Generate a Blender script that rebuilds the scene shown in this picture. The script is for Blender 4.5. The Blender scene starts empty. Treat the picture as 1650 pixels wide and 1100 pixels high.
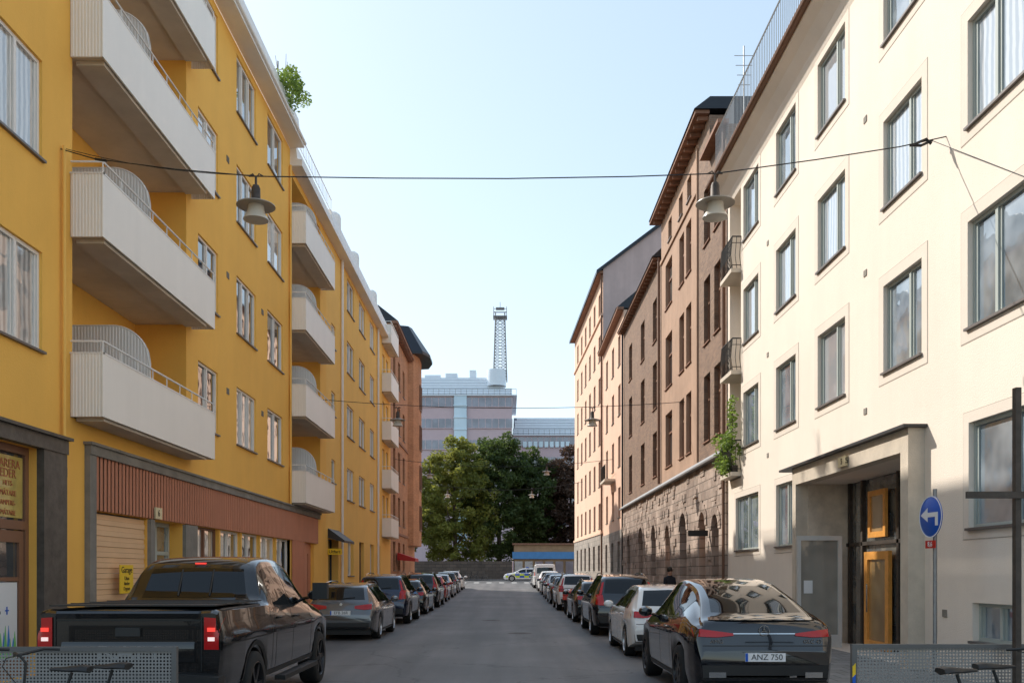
import bpy, math, random
from mathutils import Vector, Matrix
from mathutils.bvhtree import BVHTree
random.seed(7)
R=math.radians
C=bpy.context.scene.collection
H=1.75; F=1450.0
def gz(y):
    t=min(1,max(0,(y-35)/60.)); return .75*t*t*(3-2*t)
# ---------------------------------------------------------------- materials
def nodes(name):
    m=bpy.data.materials.new(name); m.use_nodes=True
    return m,m.node_tree.nodes,m.node_tree.links,m.node_tree.nodes['Principled BSDF']
def mixc(nt,l,a,b,fac=None,mode='MIX',f=1.0):
    n=nt.new('ShaderNodeMix'); n.data_type='RGBA'; n.blend_type=mode; n.inputs[0].default_value=f
    for i,v in ((6,a),(7,b)):
        if isinstance(v,(tuple,list)): n.inputs[i].default_value=(*v[:3],1)
        else: l.new(v,n.inputs[i])
    if fac is not None: l.new(fac,n.inputs[0])
    return n.outputs[2]
def ramp(nt,l,fac,stops):
    r=nt.new('ShaderNodeValToRGB'); e=r.color_ramp.elements
    while len(e)<len(stops): e.new(.5)
    for i,(p,c) in enumerate(stops): e[i].position=p; e[i].color=(*c,1) if len(c)==3 else c
    l.new(fac,r.inputs[0]); return r.outputs[0]
def M(name,col,rough=.7,metal=0,var=.12,vs=1.5,bump=0,bs=40,coat=0,streak=0,spec=.5):
    m,nt,l,b=nodes(name)
    b.inputs['Roughness'].default_value=rough; b.inputs['Metallic'].default_value=metal
    b.inputs['Coat Weight'].default_value=coat; b.inputs['Coat Roughness'].default_value=.02
    b.inputs['Specular IOR Level'].default_value=spec
    pos=nt.new('ShaderNodeNewGeometry').outputs['Position']
    if var:
        n=nt.new('ShaderNodeTexNoise'); n.inputs['Scale'].default_value=vs; n.inputs['Detail'].default_value=8; n.inputs['Roughness'].default_value=.65
        l.new(pos,n.inputs['Vector'])
        lo=tuple(max(0,x*(1-var)) for x in col); hi=tuple(min(1,x*(1+var)) for x in col)
        c=ramp(nt,l,n.outputs[0],[(.3,lo),(.7,hi)])
        if streak:
            mp=nt.new('ShaderNodeMapping'); mp.inputs['Scale'].default_value=(1.3,1.3,.10); l.new(pos,mp.inputs[0])
            n2=nt.new('ShaderNodeTexNoise'); n2.inputs['Scale'].default_value=1.0; n2.inputs['Detail'].default_value=9; n2.inputs['Roughness'].default_value=.7; l.new(mp.outputs[0],n2.inputs['Vector'])
            k=ramp(nt,l,n2.outputs[0],[(.3,(1-streak,)*3),(.62,(1,1,1))])
            c=mixc(nt,l,c,k,mode='MULTIPLY')
        l.new(c,b.inputs['Base Color'])
    else: b.inputs['Base Color'].default_value=(*col,1)
    if bump:
        n=nt.new('ShaderNodeTexNoise'); n.inputs['Scale'].default_value=bs; n.inputs['Detail'].default_value=5; l.new(pos,n.inputs['Vector'])
        bp=nt.new('ShaderNodeBump'); bp.inputs['Strength'].default_value=bump; bp.inputs['Distance'].default_value=.02
        l.new(n.outputs[0],bp.inputs['Height']); l.new(bp.outputs[0],b.inputs['Normal'])
    return m
def brickmat(name,c1,c2,mort,bw,bh,msize=.01,bump=.5,rough=.85,axis='yz',dirt=.25,off=.5):
    m,nt,l,b=nodes(name); b.inputs['Roughness'].default_value=rough
    pos=nt.new('ShaderNodeNewGeometry').outputs['Position']; s=nt.new('ShaderNodeSeparateXYZ'); l.new(pos,s.inputs[0])
    c=nt.new('ShaderNodeCombineXYZ')
    ad=nt.new('ShaderNodeMath'); ad.operation='ADD'
    if axis=='yz': l.new(s.outputs[0],ad.inputs[0]); l.new(s.outputs[1],ad.inputs[1]); l.new(ad.outputs[0],c.inputs[0]); l.new(s.outputs[2],c.inputs[1])
    else: l.new(s.outputs[0],c.inputs[0]); l.new(s.outputs[1],c.inputs[1])
    t=nt.new('ShaderNodeTexBrick'); l.new(c.outputs[0],t.inputs['Vector']); t.inputs['Scale'].default_value=1
    t.inputs['Brick Width'].default_value=bw; t.inputs['Row Height'].default_value=bh; t.inputs['Mortar Size'].default_value=msize; t.inputs['Mortar Smooth'].default_value=.3; t.offset=off
    t.inputs['Color1'].default_value=(*c1,1); t.inputs['Color2'].default_value=(*c2,1); t.inputs['Mortar'].default_value=(*mort,1)
    n=nt.new('ShaderNodeTexNoise'); n.inputs['Scale'].default_value=1.1; n.inputs['Detail'].default_value=9; l.new(pos,n.inputs['Vector'])
    k=ramp(nt,l,n.outputs[0],[(.3,(1-dirt,)*3),(.7,(1,1,1))])
    l.new(mixc(nt,l,t.outputs[0],k,mode='MULTIPLY'),b.inputs['Base Color'])
    n3=nt.new('ShaderNodeTexNoise'); n3.inputs['Scale'].default_value=9; n3.inputs['Detail'].default_value=6; l.new(pos,n3.inputs['Vector'])
    h=nt.new('ShaderNodeMath'); h.operation='SUBTRACT'; l.new(n3.outputs[0],h.inputs[0]); l.new(t.outputs['Fac'],h.inputs[1])
    bp=nt.new('ShaderNodeBump'); bp.inputs['Strength'].default_value=bump; bp.inputs['Distance'].default_value=.03; l.new(h.outputs[0],bp.inputs['Height']); l.new(bp.outputs[0],b.inputs['Normal'])
    return m
def glass(name,c1,c2,scale,kind='noise',rough=.02):
    m,nt,l,b=nodes(name); b.inputs['Roughness'].default_value=rough; b.inputs['Specular IOR Level'].default_value=.9
    b.inputs['Coat Weight'].default_value=1; b.inputs['Coat Roughness'].default_value=.01; b.inputs['Coat IOR'].default_value=1.7
    pos=nt.new('ShaderNodeNewGeometry').outputs['Position']
    if kind=='noise':
        t=nt.new('ShaderNodeTexNoise'); t.inputs['Scale'].default_value=scale; o=t.outputs[0]
        l.new(pos,t.inputs['Vector'])
    else:
        t=nt.new('ShaderNodeTexWave'); t.inputs['Scale'].default_value=scale; t.bands_direction='Y' if kind=='curtain' else 'Z'; t.inputs['Distortion'].default_value=2.5 if kind=='curtain' else 0; t.inputs['Detail'].default_value=3
        l.new(pos,t.inputs['Vector']); o=t.outputs[0]
    l.new(ramp(nt,l,o,[(.35,c1),(.65,c2)]),b.inputs['Base Color'])
    n=nt.new('ShaderNodeTexNoise'); n.inputs['Scale'].default_value=1.3; l.new(pos,n.inputs['Vector'])
    bp=nt.new('ShaderNodeBump'); bp.inputs['Strength'].default_value=.05; bp.inputs['Distance'].default_value=.1; l.new(n.outputs[0],bp.inputs['Height']); l.new(bp.outputs[0],b.inputs['Normal']); l.new(bp.outputs[0],b.inputs['Coat Normal'])
    return m
m={}
m['yellow']=M('yellow_plaster',(.97,.52,.10),.9,var=.05,vs=.6,bump=.25,bs=45,streak=.05)
m['yellow2']=M('yellow_plaster_far',(.97,.55,.13),.9,var=.05,vs=.6,bump=.2,bs=40,streak=.05)
m['cream']=M('cream_plaster',(.86,.755,.645),.9,var=.035,vs=.5,bump=.4,bs=50,streak=.05)
m['band']=M('window_band',(.76,.67,.575),.9,var=.04,bump=.2)
m['bandline']=M('window_band_line',(.45,.39,.33),.9,var=.06)
m['white']=M('white_metal',(.86,.82,.77),.45,var=.04,vs=.8,streak=.05)
m['balcony_white']=M('balcony_sheet',(.94,.87,.78),.5,var=.03,vs=.7,streak=.05)
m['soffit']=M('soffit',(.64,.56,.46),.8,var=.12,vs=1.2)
m['wframe']=M('white_paint',(.86,.80,.73),.5,var=.04)
m['gframe']=M('grey_green_paint',(.42,.46,.43),.45,var=.05)
m['brframe']=M('brown_paint',(.24,.115,.065),.5,var=.1)
m['dark']=M('dark_metal',(.03,.03,.032),.5,var=.1)
m['sillm']=M('sill_metal',(.17,.15,.14),.45,metal=.3)
m['concrete']=M('concrete',(.26,.235,.20),.85,var=.2,vs=2,bump=.4,bs=30,streak=.2)
m['slate']=M('dark_stone',(.10,.085,.07),.5,var=.35,vs=6,bump=.2,streak=.2)
m['redpanel']=M('red_sheet',(.60,.225,.12),.55,var=.06,streak=.08)
m['garage']=M('garage_beige',(.78,.50,.28),.55,var=.06)
m['wood']=M('oiled_wood',(.80,.36,.08),.4,var=.15,vs=6)
m['marble']=M('marble',(.66,.56,.45),.35,var=.22,vs=2.5)
m['portal']=M('portal_stone',(.64,.55,.44),.75,var=.12,vs=3,bump=.3,streak=.12)
m['brown_soffit']=M('brown_eave',(.17,.085,.05),.7)
m['pink']=M('rose_plaster',(.45,.29,.20),.9,var=.14,vs=.8,bump=.4,bs=30,streak=.15)
m['peach']=M('peach_plaster',(.78,.52,.38),.9,var=.05,vs=.5,bump=.2,streak=.06)
m['gable']=M('gable_plaster',(.58,.45,.42),.9,var=.12,vs=.5,streak=.15)
m['brick']=brickmat('brown_brick',(.32,.19,.12),(.20,.115,.075),(.27,.20,.15),.25,.077,.012,.5,dirt=.2)
m['orbrick']=brickmat('orange_brick',(.60,.28,.13),(.46,.20,.09),(.42,.29,.20),.25,.077,.01,.3)
m['ashlar']=brickmat('rough_ashlar',(.56,.43,.35),(.34,.25,.20),(.22,.17,.13),.62,.33,.018,1.0,dirt=.35)
m['greystone']=brickmat('grey_ashlar',(.42,.36,.31),(.31,.27,.23),(.25,.22,.18),.7,.35,.015,.7)
m['retain']=brickmat('dark_retaining_stone',(.16,.125,.10),(.10,.08,.065),(.05,.045,.04),.9,.4,.02,.8,axis='yz')
m['darkroof']=M('black_sheet_roof',(.018,.022,.03),.4,metal=.2)
m['tile']=M('brown_cornice',(.26,.13,.08),.8,var=.25,vs=4)
m['iron']=M('wrought_iron',(.012,.012,.012),.5,var=0)
m['galv']=M('galvanised',(.30,.30,.30),.5,metal=.5,var=.12,vs=8)
m['rust']=M('brown_steel',(.07,.055,.045),.6,metal=.3,var=.3,vs=10)
m['lampw']=M('enamel',(.36,.32,.27),.35,var=.12)
m['bowl']=M('opal_glass',(.62,.57,.48),.25,var=0)
m['signblue']=M('sign_blue',(.01,.10,.50),.35,var=0); m['signwhite']=M('sign_white',(.8,.8,.8),.4,var=0); m['signred']=M('sign_red',(.55,.02,.015),.4,var=0)
m['signyellow']=M('sign_yellow',(.85,.55,.02),.4,var=0); m['black']=M('black_print',(.008,.008,.008),.5,var=0)
m['signpale']=M('sign_pale',(.72,.60,.36),.5,var=.05); m['green']=M('sign_green',(.22,.58,.16),.5,var=.0); m['teal']=M('print_blue',(.05,.22,.62),.5,var=.0)
m['shopyellow']=M('shop_yellow',(.56,.42,.12),.2,var=.22,vs=3,coat=.8); m['shopred']=M('faded_red',(.42,.12,.05),.4,var=.2)
m['skin']=M('skin',(.45,.25,.17),.6,var=0); m['hair']=M('hair',(.02,.015,.01),.7,var=0); m['cloth']=M('cloth',(.02,.022,.03),.9,var=.1); m['cloth2']=M('denim',(.03,.045,.08),.9,var=.1)
G=[glass('pane_dark',(.03,.035,.04),(.09,.09,.09),1.5),glass('pane_curtain',(.38,.37,.35),(.66,.64,.60),2.2,'curtain'),glass('pane_blind',(.35,.35,.34),(.55,.54,.5),9,'blind'),glass('pane_mid',(.10,.11,.12),(.24,.23,.20),2.5)]
GR=[glass('pane_r_curtain',(.34,.40,.47),(.58,.62,.66),2.0,'curtain'),glass('pane_r_blind',(.30,.32,.35),(.52,.53,.54),10,'blind'),glass('pane_r_mid',(.12,.16,.20),(.32,.37,.42),1.6)]
m['cglass']=M('car_glass',(.004,.005,.006),.03,var=0,coat=0,spec=.5)
m['tyre']=M('tyre_rubber',(.012,.012,.012),.85,var=0); m['rim']=M('alloy',(.42,.42,.43),.3,metal=.9,var=0); m['rimdark']=M('dark_alloy',(.03,.03,.032),.35,metal=.7,var=0)
m['trim']=M('black_plastic',(.016,.016,.016),.5,var=0); m['chrome']=M('chrome',(.7,.7,.7),.12,metal=1,var=0)
m['lred']=M('lens_red',(.45,.004,.006),.2,var=0,coat=.25); m['lwhite']=M('lens_clear',(.55,.55,.55),.1,var=0,coat=1)
def lit(name,col,st):
    mm,nt,l,b=nodes(name); b.inputs['Base Color'].default_value=(*col,1); b.inputs['Emission Color'].default_value=(*col,1); b.inputs['Emission Strength'].default_value=st; return mm
m['litred']=lit('lit_tail',(1,.06,.04),.8); m['litwhite']=lit('lit_reverse',(1,.75,.7),.6)
def paint(name,c,metal=.5,rough=.22): return M(name,c,rough,metal=metal,var=0,coat=1)
PT={'black':paint('paint_black',(.003,.004,.007),0,.08),'grey':paint('paint_graphite',(.12,.125,.135)),'dgrey':paint('paint_charcoal',(.025,.027,.032)),'white':paint('paint_white',(.82,.82,.81),0),'silver':paint('paint_silver',(.38,.39,.40),.7),'blue':paint('paint_navy',(.012,.02,.05)),'red':paint('paint_red',(.42,.015,.012),.2),'truck':paint('paint_truck',(.012,.012,.013),.3,.14)}
# ---------------------------------------------------------------- mesh helpers
ORG={}
class MB:
    def __init__(s): s.v=[]; s.f=[]; s.mi=[]; s.cur=0
    def add(s,vs,fs):
        o=len(s.v); s.v+= [tuple(p) for p in vs]
        for f in fs: s.f.append(tuple(i+o for i in f)); s.mi.append(s.cur)
        return s
    def quad(s,a,b,c,d): return s.add([a,b,c,d],[(0,1,2,3)])
    def box(s,x0,x1,y0,y1,z0,z1):
        return s.add([(x0,y0,z0),(x1,y0,z0),(x1,y1,z0),(x0,y1,z0),(x0,y0,z1),(x1,y0,z1),(x1,y1,z1),(x0,y1,z1)],[(0,3,2,1),(4,5,6,7),(0,1,5,4),(1,2,6,5),(2,3,7,6),(3,0,4,7)])
    def tube(s,pts,r,n=6,r2=None,cap=True):
        pts=[Vector(p) for p in pts]; k=len(pts); vs=[]; up=None
        for i,p in enumerate(pts):
            d=(pts[min(i+1,k-1)]-pts[max(i-1,0)]).normalized()
            if up is None: up=Vector((0,0,1)) if abs(d.z)<.9 else Vector((1,0,0))
            a=d.cross(up).normalized(); b=a.cross(d).normalized(); up=b
            rr=r if r2 is None else r+(r2-r)*i/max(1,k-1)
            for j in range(n):
                t=2*math.pi*j/n; vs.append(p+a*math.cos(t)*rr+b*math.sin(t)*rr)
        fs=[(i*n+j,i*n+(j+1)%n,(i+1)*n+(j+1)%n,(i+1)*n+j) for i in range(k-1) for j in range(n)]
        if cap: fs+=[tuple(range(n))[::-1],tuple((k-1)*n+j for j in range(n))]
        return s.add(vs,fs)
    def lathe(s,prof,c,axis='z',n=24,closed=False):
        vs=[];k=len(prof)
        for r,h in prof:
            for j in range(n):
                t=2*math.pi*j/n; a,b=r*math.cos(t),r*math.sin(t)
                p={'z':(a,b,h),'x':(h,a,b),'y':(a,h,b)}[axis]; vs.append((p[0]+c[0],p[1]+c[1],p[2]+c[2]))
        kk=k if closed else k-1
        return s.add(vs,[(i*n+j,i*n+(j+1)%n,((i+1)%k)*n+(j+1)%n,((i+1)%k)*n+j) for i in range(kk) for j in range(n)])
    def prism(s,poly,ax,a0,a1):
        def P(u,w,a): return {'x':(a,u,w),'y':(u,a,w),'z':(u,w,a)}[ax]
        n=len(poly); vs=[P(u,w,a0) for u,w in poly]+[P(u,w,a1) for u,w in poly]
        return s.add(vs,[tuple(range(n)),tuple(range(n,2*n))[::-1]]+[(i,(i+1)%n,n+(i+1)%n,n+i) for i in range(n)])
    def ribbed(s,p0,p1,z0,z1,pitch,nx,ny,depth):
        L=math.hypot(p1[0]-p0[0],p1[1]-p0[1]); k=max(2,int(L/pitch)); pr=[]
        for i in range(k):
            for t,d in ((0,0),(.5,0),(.6,1),(.9,1)): pr.append(((i+t)/k,d*depth))
        pr.append((1,0)); vs=[]
        for t,d in pr:
            x=p0[0]+(p1[0]-p0[0])*t+nx*d; y=p0[1]+(p1[1]-p0[1])*t+ny*d
            zz=z1(t) if callable(z1) else z1
            vs+=[(x,y,z0),(x,y,zz)]
        return s.add(vs,[(2*i,2*i+2,2*i+3,2*i+1) for i in range(len(pr)-1)])
    def leaves(s,c,rad,n,size):
        for i in range(n):
            while 1:
                p=Vector((random.uniform(-1,1),random.uniform(-1,1),random.uniform(-1,1)))
                if p.length<1: break
            p=Vector((c[0]+p.x*rad[0],c[1]+p.y*rad[1],c[2]+p.z*rad[2]))
            a=Vector((random.gauss(0,1),random.gauss(0,1),random.gauss(0,.6))).normalized(); b=a.cross(Vector((random.gauss(0,1),random.gauss(0,1),random.gauss(0,1)))).normalized()
            k=size*random.uniform(.6,1.3)
            s.add([p-a*k,p-b*k*.5,p+a*k,p+b*k*.5],[(0,1,2,3)])
        return s
    def mesh(s,name,mats,smooth=None,off=(0,0,0)):
        me=bpy.data.meshes.new(name); me.from_pydata([(a-off[0],b-off[1],c-off[2]) for a,b,c in s.v],[],s.f)
        for x in (mats if isinstance(mats,(list,tuple)) else [mats]): me.materials.append(x)
        if any(s.mi): me.polygons.foreach_set('material_index',s.mi)
        if smooth is not None:
            me.polygons.foreach_set('use_smooth',[True]*len(me.polygons)); me.set_sharp_from_angle(angle=R(smooth))
        me.update(); return me
    def build(s,name,mats,parent=None,smooth=None,local=False,loc=None):
        off=(0,0,0) if (parent is None or local) else ORG.get(parent,(0,0,0))
        if loc is not None and parent is None: off=loc
        o=bpy.data.objects.new(name,s.mesh(name,mats,smooth,off)); C.objects.link(o); o.parent=parent
        if parent is not None: ORG[o]=ORG.get(parent,(0,0,0))
        if loc is not None and parent is None: o.location=loc
        return o
def inst(name,me,parent,loc=(0,0,0)):
    o=bpy.data.objects.new(name,me); C.objects.link(o); o.parent=parent; o.location=loc; return o
def tag(o,label=None,cat=None,group=None,kind=None):
    if label: o['label']=label
    if cat: o['category']=cat
    if group: o['group']=group
    if kind: o['kind']=kind
    return o
def thing(name,label,cat,loc=(0,0,0),rz=0,group=None):
    o=bpy.data.objects.new(name,None); C.objects.link(o); o.location=loc; o.rotation_euler=(0,0,rz); o.empty_display_size=.2
    ORG[o]=tuple(loc); return tag(o,label,cat,group)
def copy_tree(o,parent=None):
    c=o.copy(); C.objects.link(c); c.parent=parent
    for ch in list(o.children): copy_tree(ch,c)
    return c
def text(body,size,mat,parent,loc,rot,name='lettering',ext=.003,align='CENTER',sx=1,local=False):
    cu=bpy.data.curves.new('t','FONT'); cu.body=body; cu.size=size; cu.extrude=ext; cu.align_x=align; cu.align_y='CENTER'
    t=bpy.data.objects.new('t',cu); C.objects.link(t); bpy.context.view_layer.update()
    me=bpy.data.meshes.new_from_object(t.evaluated_get(bpy.context.evaluated_depsgraph_get())); bpy.data.objects.remove(t)
    me.materials.clear(); me.materials.append(mat); me.name=name
    o=bpy.data.objects.new(name,me); C.objects.link(o); o.parent=parent
    og=(0,0,0) if local or parent is None else ORG.get(parent,(0,0,0))
    o.location=(loc[0]-og[0],loc[1]-og[1],loc[2]-og[2]); o.rotation_euler=tuple(R(a) for a in rot); o.scale=(sx,1,1); return o
RL=(90,0,90); RR=(90,0,-90); RC=(90,0,0)
# ---------------------------------------------------------------- facades
WC={}
def win_meshes(s,w,h,rec,mull,trans,fm,sm,sur,fw):
    key=(s,round(w,2),round(h,2),rec,tuple(mull),tuple(trans),fm.name,sm.name if sm else 0,sur,fw)
    if key in WC: return WC[key]
    def bx(b,d0,d1,y0,y1,z0,z1): b.box(min(s*d0,s*d1),max(s*d0,s*d1),y0,y1,z0,z1)
    f=MB(); d0,d1=-rec-.07,-rec
    bx(f,d0,d1,0,fw,0,h); bx(f,d0,d1,w-fw,w,0,h); bx(f,d0,d1,fw,w-fw,0,fw); bx(f,d0,d1,fw,w-fw,h-fw,h)
    for u in mull: bx(f,d0,d1+.008,w*u-fw*.6,w*u+fw*.6,fw,h-fw)
    for v in trans: bx(f,d0,d1+.004,fw,w-fw,h*v-fw*.45,h*v+fw*.45)
    for u0,u1 in zip([0]+list(mull),list(mull)+[1]):
        a=w*u0+fw*(.9 if u0 else 1.25); b_=w*u1-fw*(.9 if u1<1 else 1.25); t=.03
        bx(f,d0+.01,d1-.02,a-.0,a+t,fw,h-fw); bx(f,d0+.01,d1-.02,b_-t,b_,fw,h-fw)
    p=MB(); x=s*(-rec-.045); p.quad((x,.02,.02),(x,w-.02,.02),(x,w-.02,h-.02),(x,.02,h-.02))
    r=[f.mesh('window',fm),p.mesh('pane',G[0]),None,None]
    if sm:
        q=MB(); bx(q,-rec+.002,.06,-.03,w+.03,-.035,.004); r[2]=q.mesh('sill',sm)
    if sur:
        q=MB(); g=sur; bx(q,0,.008,-g,0,-g,h+g); bx(q,0,.008,w,w+g,-g,h+g); bx(q,0,.008,0,w,h,h+g); bx(q,0,.008,0,w,-g,-.036)
        q.cur=1; e=.012
        for (a,b,c_,d) in ((-g-e,-g,-g-e,h+g+e),(w+g,w+g+e,-g-e,h+g+e),(-g,w+g,h+g,h+g+e),(-g,w+g,-g-e,-g)): bx(q,0,.005,a,b,c_,d)
        r[3]=q.mesh('surround',[m['band'],m['bandline']])
    WC[key]=r; return r
PM={}
class Fac:
    def __init__(s,root,X,sg): s.root=root; s.X=X; s.s=sg; s.op=[]
    def win(s,y0,y1,z0,z1,mull=(.5,),trans=(),fm=None,sm='sillm',rec=.12,sur=0,panes=G,depth=None,fw=.06,X=None,pi=None):
        X0=s.X if X is None else X
        fm=fm or m['wframe']; sm_=m[sm] if sm else None
        ms=win_meshes(s.s,y1-y0,z1-z0,rec,mull,trans,fm,sm_,sur,fw)
        og=ORG[s.root]; o=inst('window',ms[0],s.root,(X0-og[0],y0-og[1],z0-og[2]))
        pm=panes[pi] if pi is not None else random.choice(panes); k=(ms[1].name,pm.name)
        if k not in PM: c=ms[1].copy(); c.materials[0]=pm; PM[k]=c
        inst('pane',PM[k],o)
        if ms[2]: inst('sill',ms[2],o)
        if ms[3]: inst('surround',ms[3],o)
        if X is None: s.op.append((y0,y1,z0,z1,rec+.09 if depth is None else depth))
        return o
    def wall(s,y0,y1,z0,z1,mat,name='wall',proud=0,X=None,core=None):
        X=(s.X if X is None else X)+s.s*proud; b=MB()
        ops=[o for o in s.op if o[0]<y1 and o[1]>y0 and o[2]<z1 and o[3]>z0]
        ys=sorted({y0,y1}|{min(max(v,y0),y1) for o in ops for v in o[:2]}); zs=sorted({z0,z1}|{min(max(v,z0),z1) for o in ops for v in o[2:4]})
        for a,c in zip(ys,ys[1:]):
            for e,g in zip(zs,zs[1:]):
                my,mz=(a+c)/2,(e+g)/2
                if any(o[0]<my<o[1] and o[2]<mz<o[3] for o in ops): continue
                b.quad((X,a,e),(X,c,e),(X,c,g),(X,a,g))
        for o in ops:
            a,c,e,g=max(o[0],y0),min(o[1],y1),max(o[2],z0),min(o[3],z1); X2=s.X-s.s*o[4]
            b.quad((X,a,e),(X2,a,e),(X2,a,g),(X,a,g)); b.quad((X,c,e),(X2,c,e),(X2,c,g),(X,c,g))
            if o[2]>=z0: b.quad((X,a,e),(X2,a,e),(X2,c,e),(X,c,e))
            if o[3]<=z1: b.quad((X,a,g),(X2,a,g),(X2,c,g),(X,c,g))
        if core:
            d,D=core; xa,xb=s.X-s.s*d,s.X-s.s*D
            b.box(min(xa,xb),max(xa,xb),y0+.01,y1-.01,z0,z1-.02)
            b.quad((X,y0,z0),(xa,y0,z0),(xa,y0,z1),(X,y0,z1)); b.quad((X,y1,z0),(xa,y1,z0),(xa,y1,z1),(X,y1,z1)); b.quad((X,y0,z1),(xa,y0,z1),(xa,y1,z1),(X,y1,z1))
        return b.build(name,mat,s.root)
def part(b,name,mat,root,smooth=None): return b.build(name,mat,root,smooth)
def bx(*a): return MB().box(*a)
def downspout(root,X,y,z0,z1,mat,r=.05): return MB().tube([(X,y,z1),(X,y,z0)],r,8).build('downspout',mat,root,60)
def railing(pts,h,mat,root,step=.12,r=.008,rr=.018,z=None):
    b=MB()
    for p,q in zip(pts,pts[1:]):
        p,q=Vector(p),Vector(q); L=(q-p).length; n=max(1,int(L/step)); u=Vector((0,0,h))
        b.tube([p+u,q+u],rr,6); b.tube([p+u*.08,q+u*.08],rr*.6,4)
        for i in range(n+1): t=p.lerp(q,i/n); b.tube([t,t+u],r,4,cap=False)
    return b.build('railing',mat,root)
# ================================================================ GROUND
def strip(name,x0,x1,z,mat,ya=-15,yb=95,thick=0):
    b=MB(); ys=[ya]+[y for y in range(int(ya)+2,int(yb),3)]+[yb]
    for a,c in zip(ys,ys[1:]):
        za,zc=gz(a)+z,gz(c)+z
        b.quad((x0,a,za),(x1,a,za),(x1,c,zc),(x0,c,zc))
        if thick:
            for x in (x0,x1): b.quad((x,a,za),(x,a,za-thick),(x,c,zc-thick),(x,c,zc))
    if thick: b.quad((x0,yb,gz(yb)+z),(x1,yb,gz(yb)+z),(x1,yb,gz(yb)+z-thick),(x0,yb,gz(yb)+z-thick))
    return tag(b.build(name,mat),kind='structure')
def asphalt():
    mm,nt,l,b=nodes('asphalt'); b.inputs['Roughness'].default_value=.6
    pos=nt.new('ShaderNodeNewGeometry').outputs['Position']
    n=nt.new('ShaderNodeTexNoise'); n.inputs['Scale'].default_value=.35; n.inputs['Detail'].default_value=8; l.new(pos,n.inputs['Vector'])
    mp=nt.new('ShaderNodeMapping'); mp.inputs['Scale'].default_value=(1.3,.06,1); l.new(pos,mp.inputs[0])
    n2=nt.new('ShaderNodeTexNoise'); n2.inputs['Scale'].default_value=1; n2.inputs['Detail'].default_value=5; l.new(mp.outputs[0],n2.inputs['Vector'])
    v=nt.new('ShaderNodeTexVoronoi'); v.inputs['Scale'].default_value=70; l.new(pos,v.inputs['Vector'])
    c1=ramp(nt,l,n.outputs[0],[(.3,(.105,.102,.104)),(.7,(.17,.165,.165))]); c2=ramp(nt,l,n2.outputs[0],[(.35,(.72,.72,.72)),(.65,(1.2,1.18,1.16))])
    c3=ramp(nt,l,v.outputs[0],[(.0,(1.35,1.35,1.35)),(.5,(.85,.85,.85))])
    v2=nt.new('ShaderNodeTexVoronoi'); v2.feature='DISTANCE_TO_EDGE'; v2.inputs['Scale'].default_value=.22; 
    nz=nt.new('ShaderNodeTexNoise'); nz.inputs['Scale'].default_value=1.5; nz.inputs['Detail'].default_value=6; l.new(pos,nz.inputs['Vector'])
    ad=nt.new('ShaderNodeVectorMath'); ad.operation='MULTIPLY_ADD'; l.new(nz.outputs['Color'],ad.inputs[0]); ad.inputs[1].default_value=(1.5,1.5,0); l.new(pos,ad.inputs[2]); l.new(ad.outputs[0],v2.inputs['Vector'])
    c4=ramp(nt,l,v2.outputs[0],[(.0,(.5,.5,.5)),(.007,(1,1,1))])
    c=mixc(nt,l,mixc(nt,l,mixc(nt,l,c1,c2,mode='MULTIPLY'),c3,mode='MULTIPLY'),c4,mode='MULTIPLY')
    l.new(c,b.inputs['Base Color']); bp=nt.new('ShaderNodeBump'); bp.inputs['Strength'].default_value=.5; bp.inputs['Distance'].default_value=.006; l.new(v.outputs[0],bp.inputs['Height']); l.new(bp.outputs[0],b.inputs['Normal'])
    return mm
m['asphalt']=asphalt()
m['paving']=brickmat('paving_slabs',(.29,.28,.27),(.24,.23,.22),(.10,.10,.095),.4,.4,.012,.3,axis='xy')
m['kerb']=brickmat('kerb_granite',(.38,.36,.35),(.31,.30,.29),(.12,.12,.12),1.0,1.0,.012,.3,axis='xy',off=0)
m['soil']=M('ground_gravel',(.13,.12,.10),.95,var=.2,vs=.4)
g=MB(); g.quad((-1500,-1500,-.03),(1500,-1500,-.03),(1500,60,-.03),(-1500,60,-.03)); g.quad((-1500,60,-.03),(1500,60,-.03),(1500,90,.70),(-1500,90,.70)); g.quad((-1500,90,.70),(1500,90,.70),(1500,2500,.70),(-1500,2500,.70)); tag(g.build('ground',m['soil']),kind='structure')
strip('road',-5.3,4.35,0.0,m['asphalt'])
strip('kerb',-5.45,-5.3,.115,m['kerb'],yb=76,thick=.13); strip('kerb',4.35,4.5,.115,m['kerb'],yb=92,thick=.13)
strip('pavement',-7.6,-5.45,.112,m['paving'],yb=76,thick=.12); strip('pavement',4.5,7.3,.112,m['paving'],yb=92,thick=.12)
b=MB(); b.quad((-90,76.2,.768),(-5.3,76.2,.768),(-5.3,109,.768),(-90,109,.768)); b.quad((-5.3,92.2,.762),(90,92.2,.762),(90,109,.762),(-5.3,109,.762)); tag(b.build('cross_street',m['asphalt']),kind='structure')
b=MB(); b.box(-90,90,109,116,.7,.90); tag(b.build('far_pavement',m['paving']),kind='structure')
m['mark']=M('road_paint',(.62,.62,.60),.7,var=.25,vs=25)
b=MB()
for i in range(7): 
    x=-4.6+i*1.25; b.quad((x,88,gz(88)+.012),(x+.5,88,gz(88)+.012),(x+.5,91,gz(91)+.016),(x,91,gz(91)+.016))
tag(b.build('crossing_marking',m['mark']),kind='structure')
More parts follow.
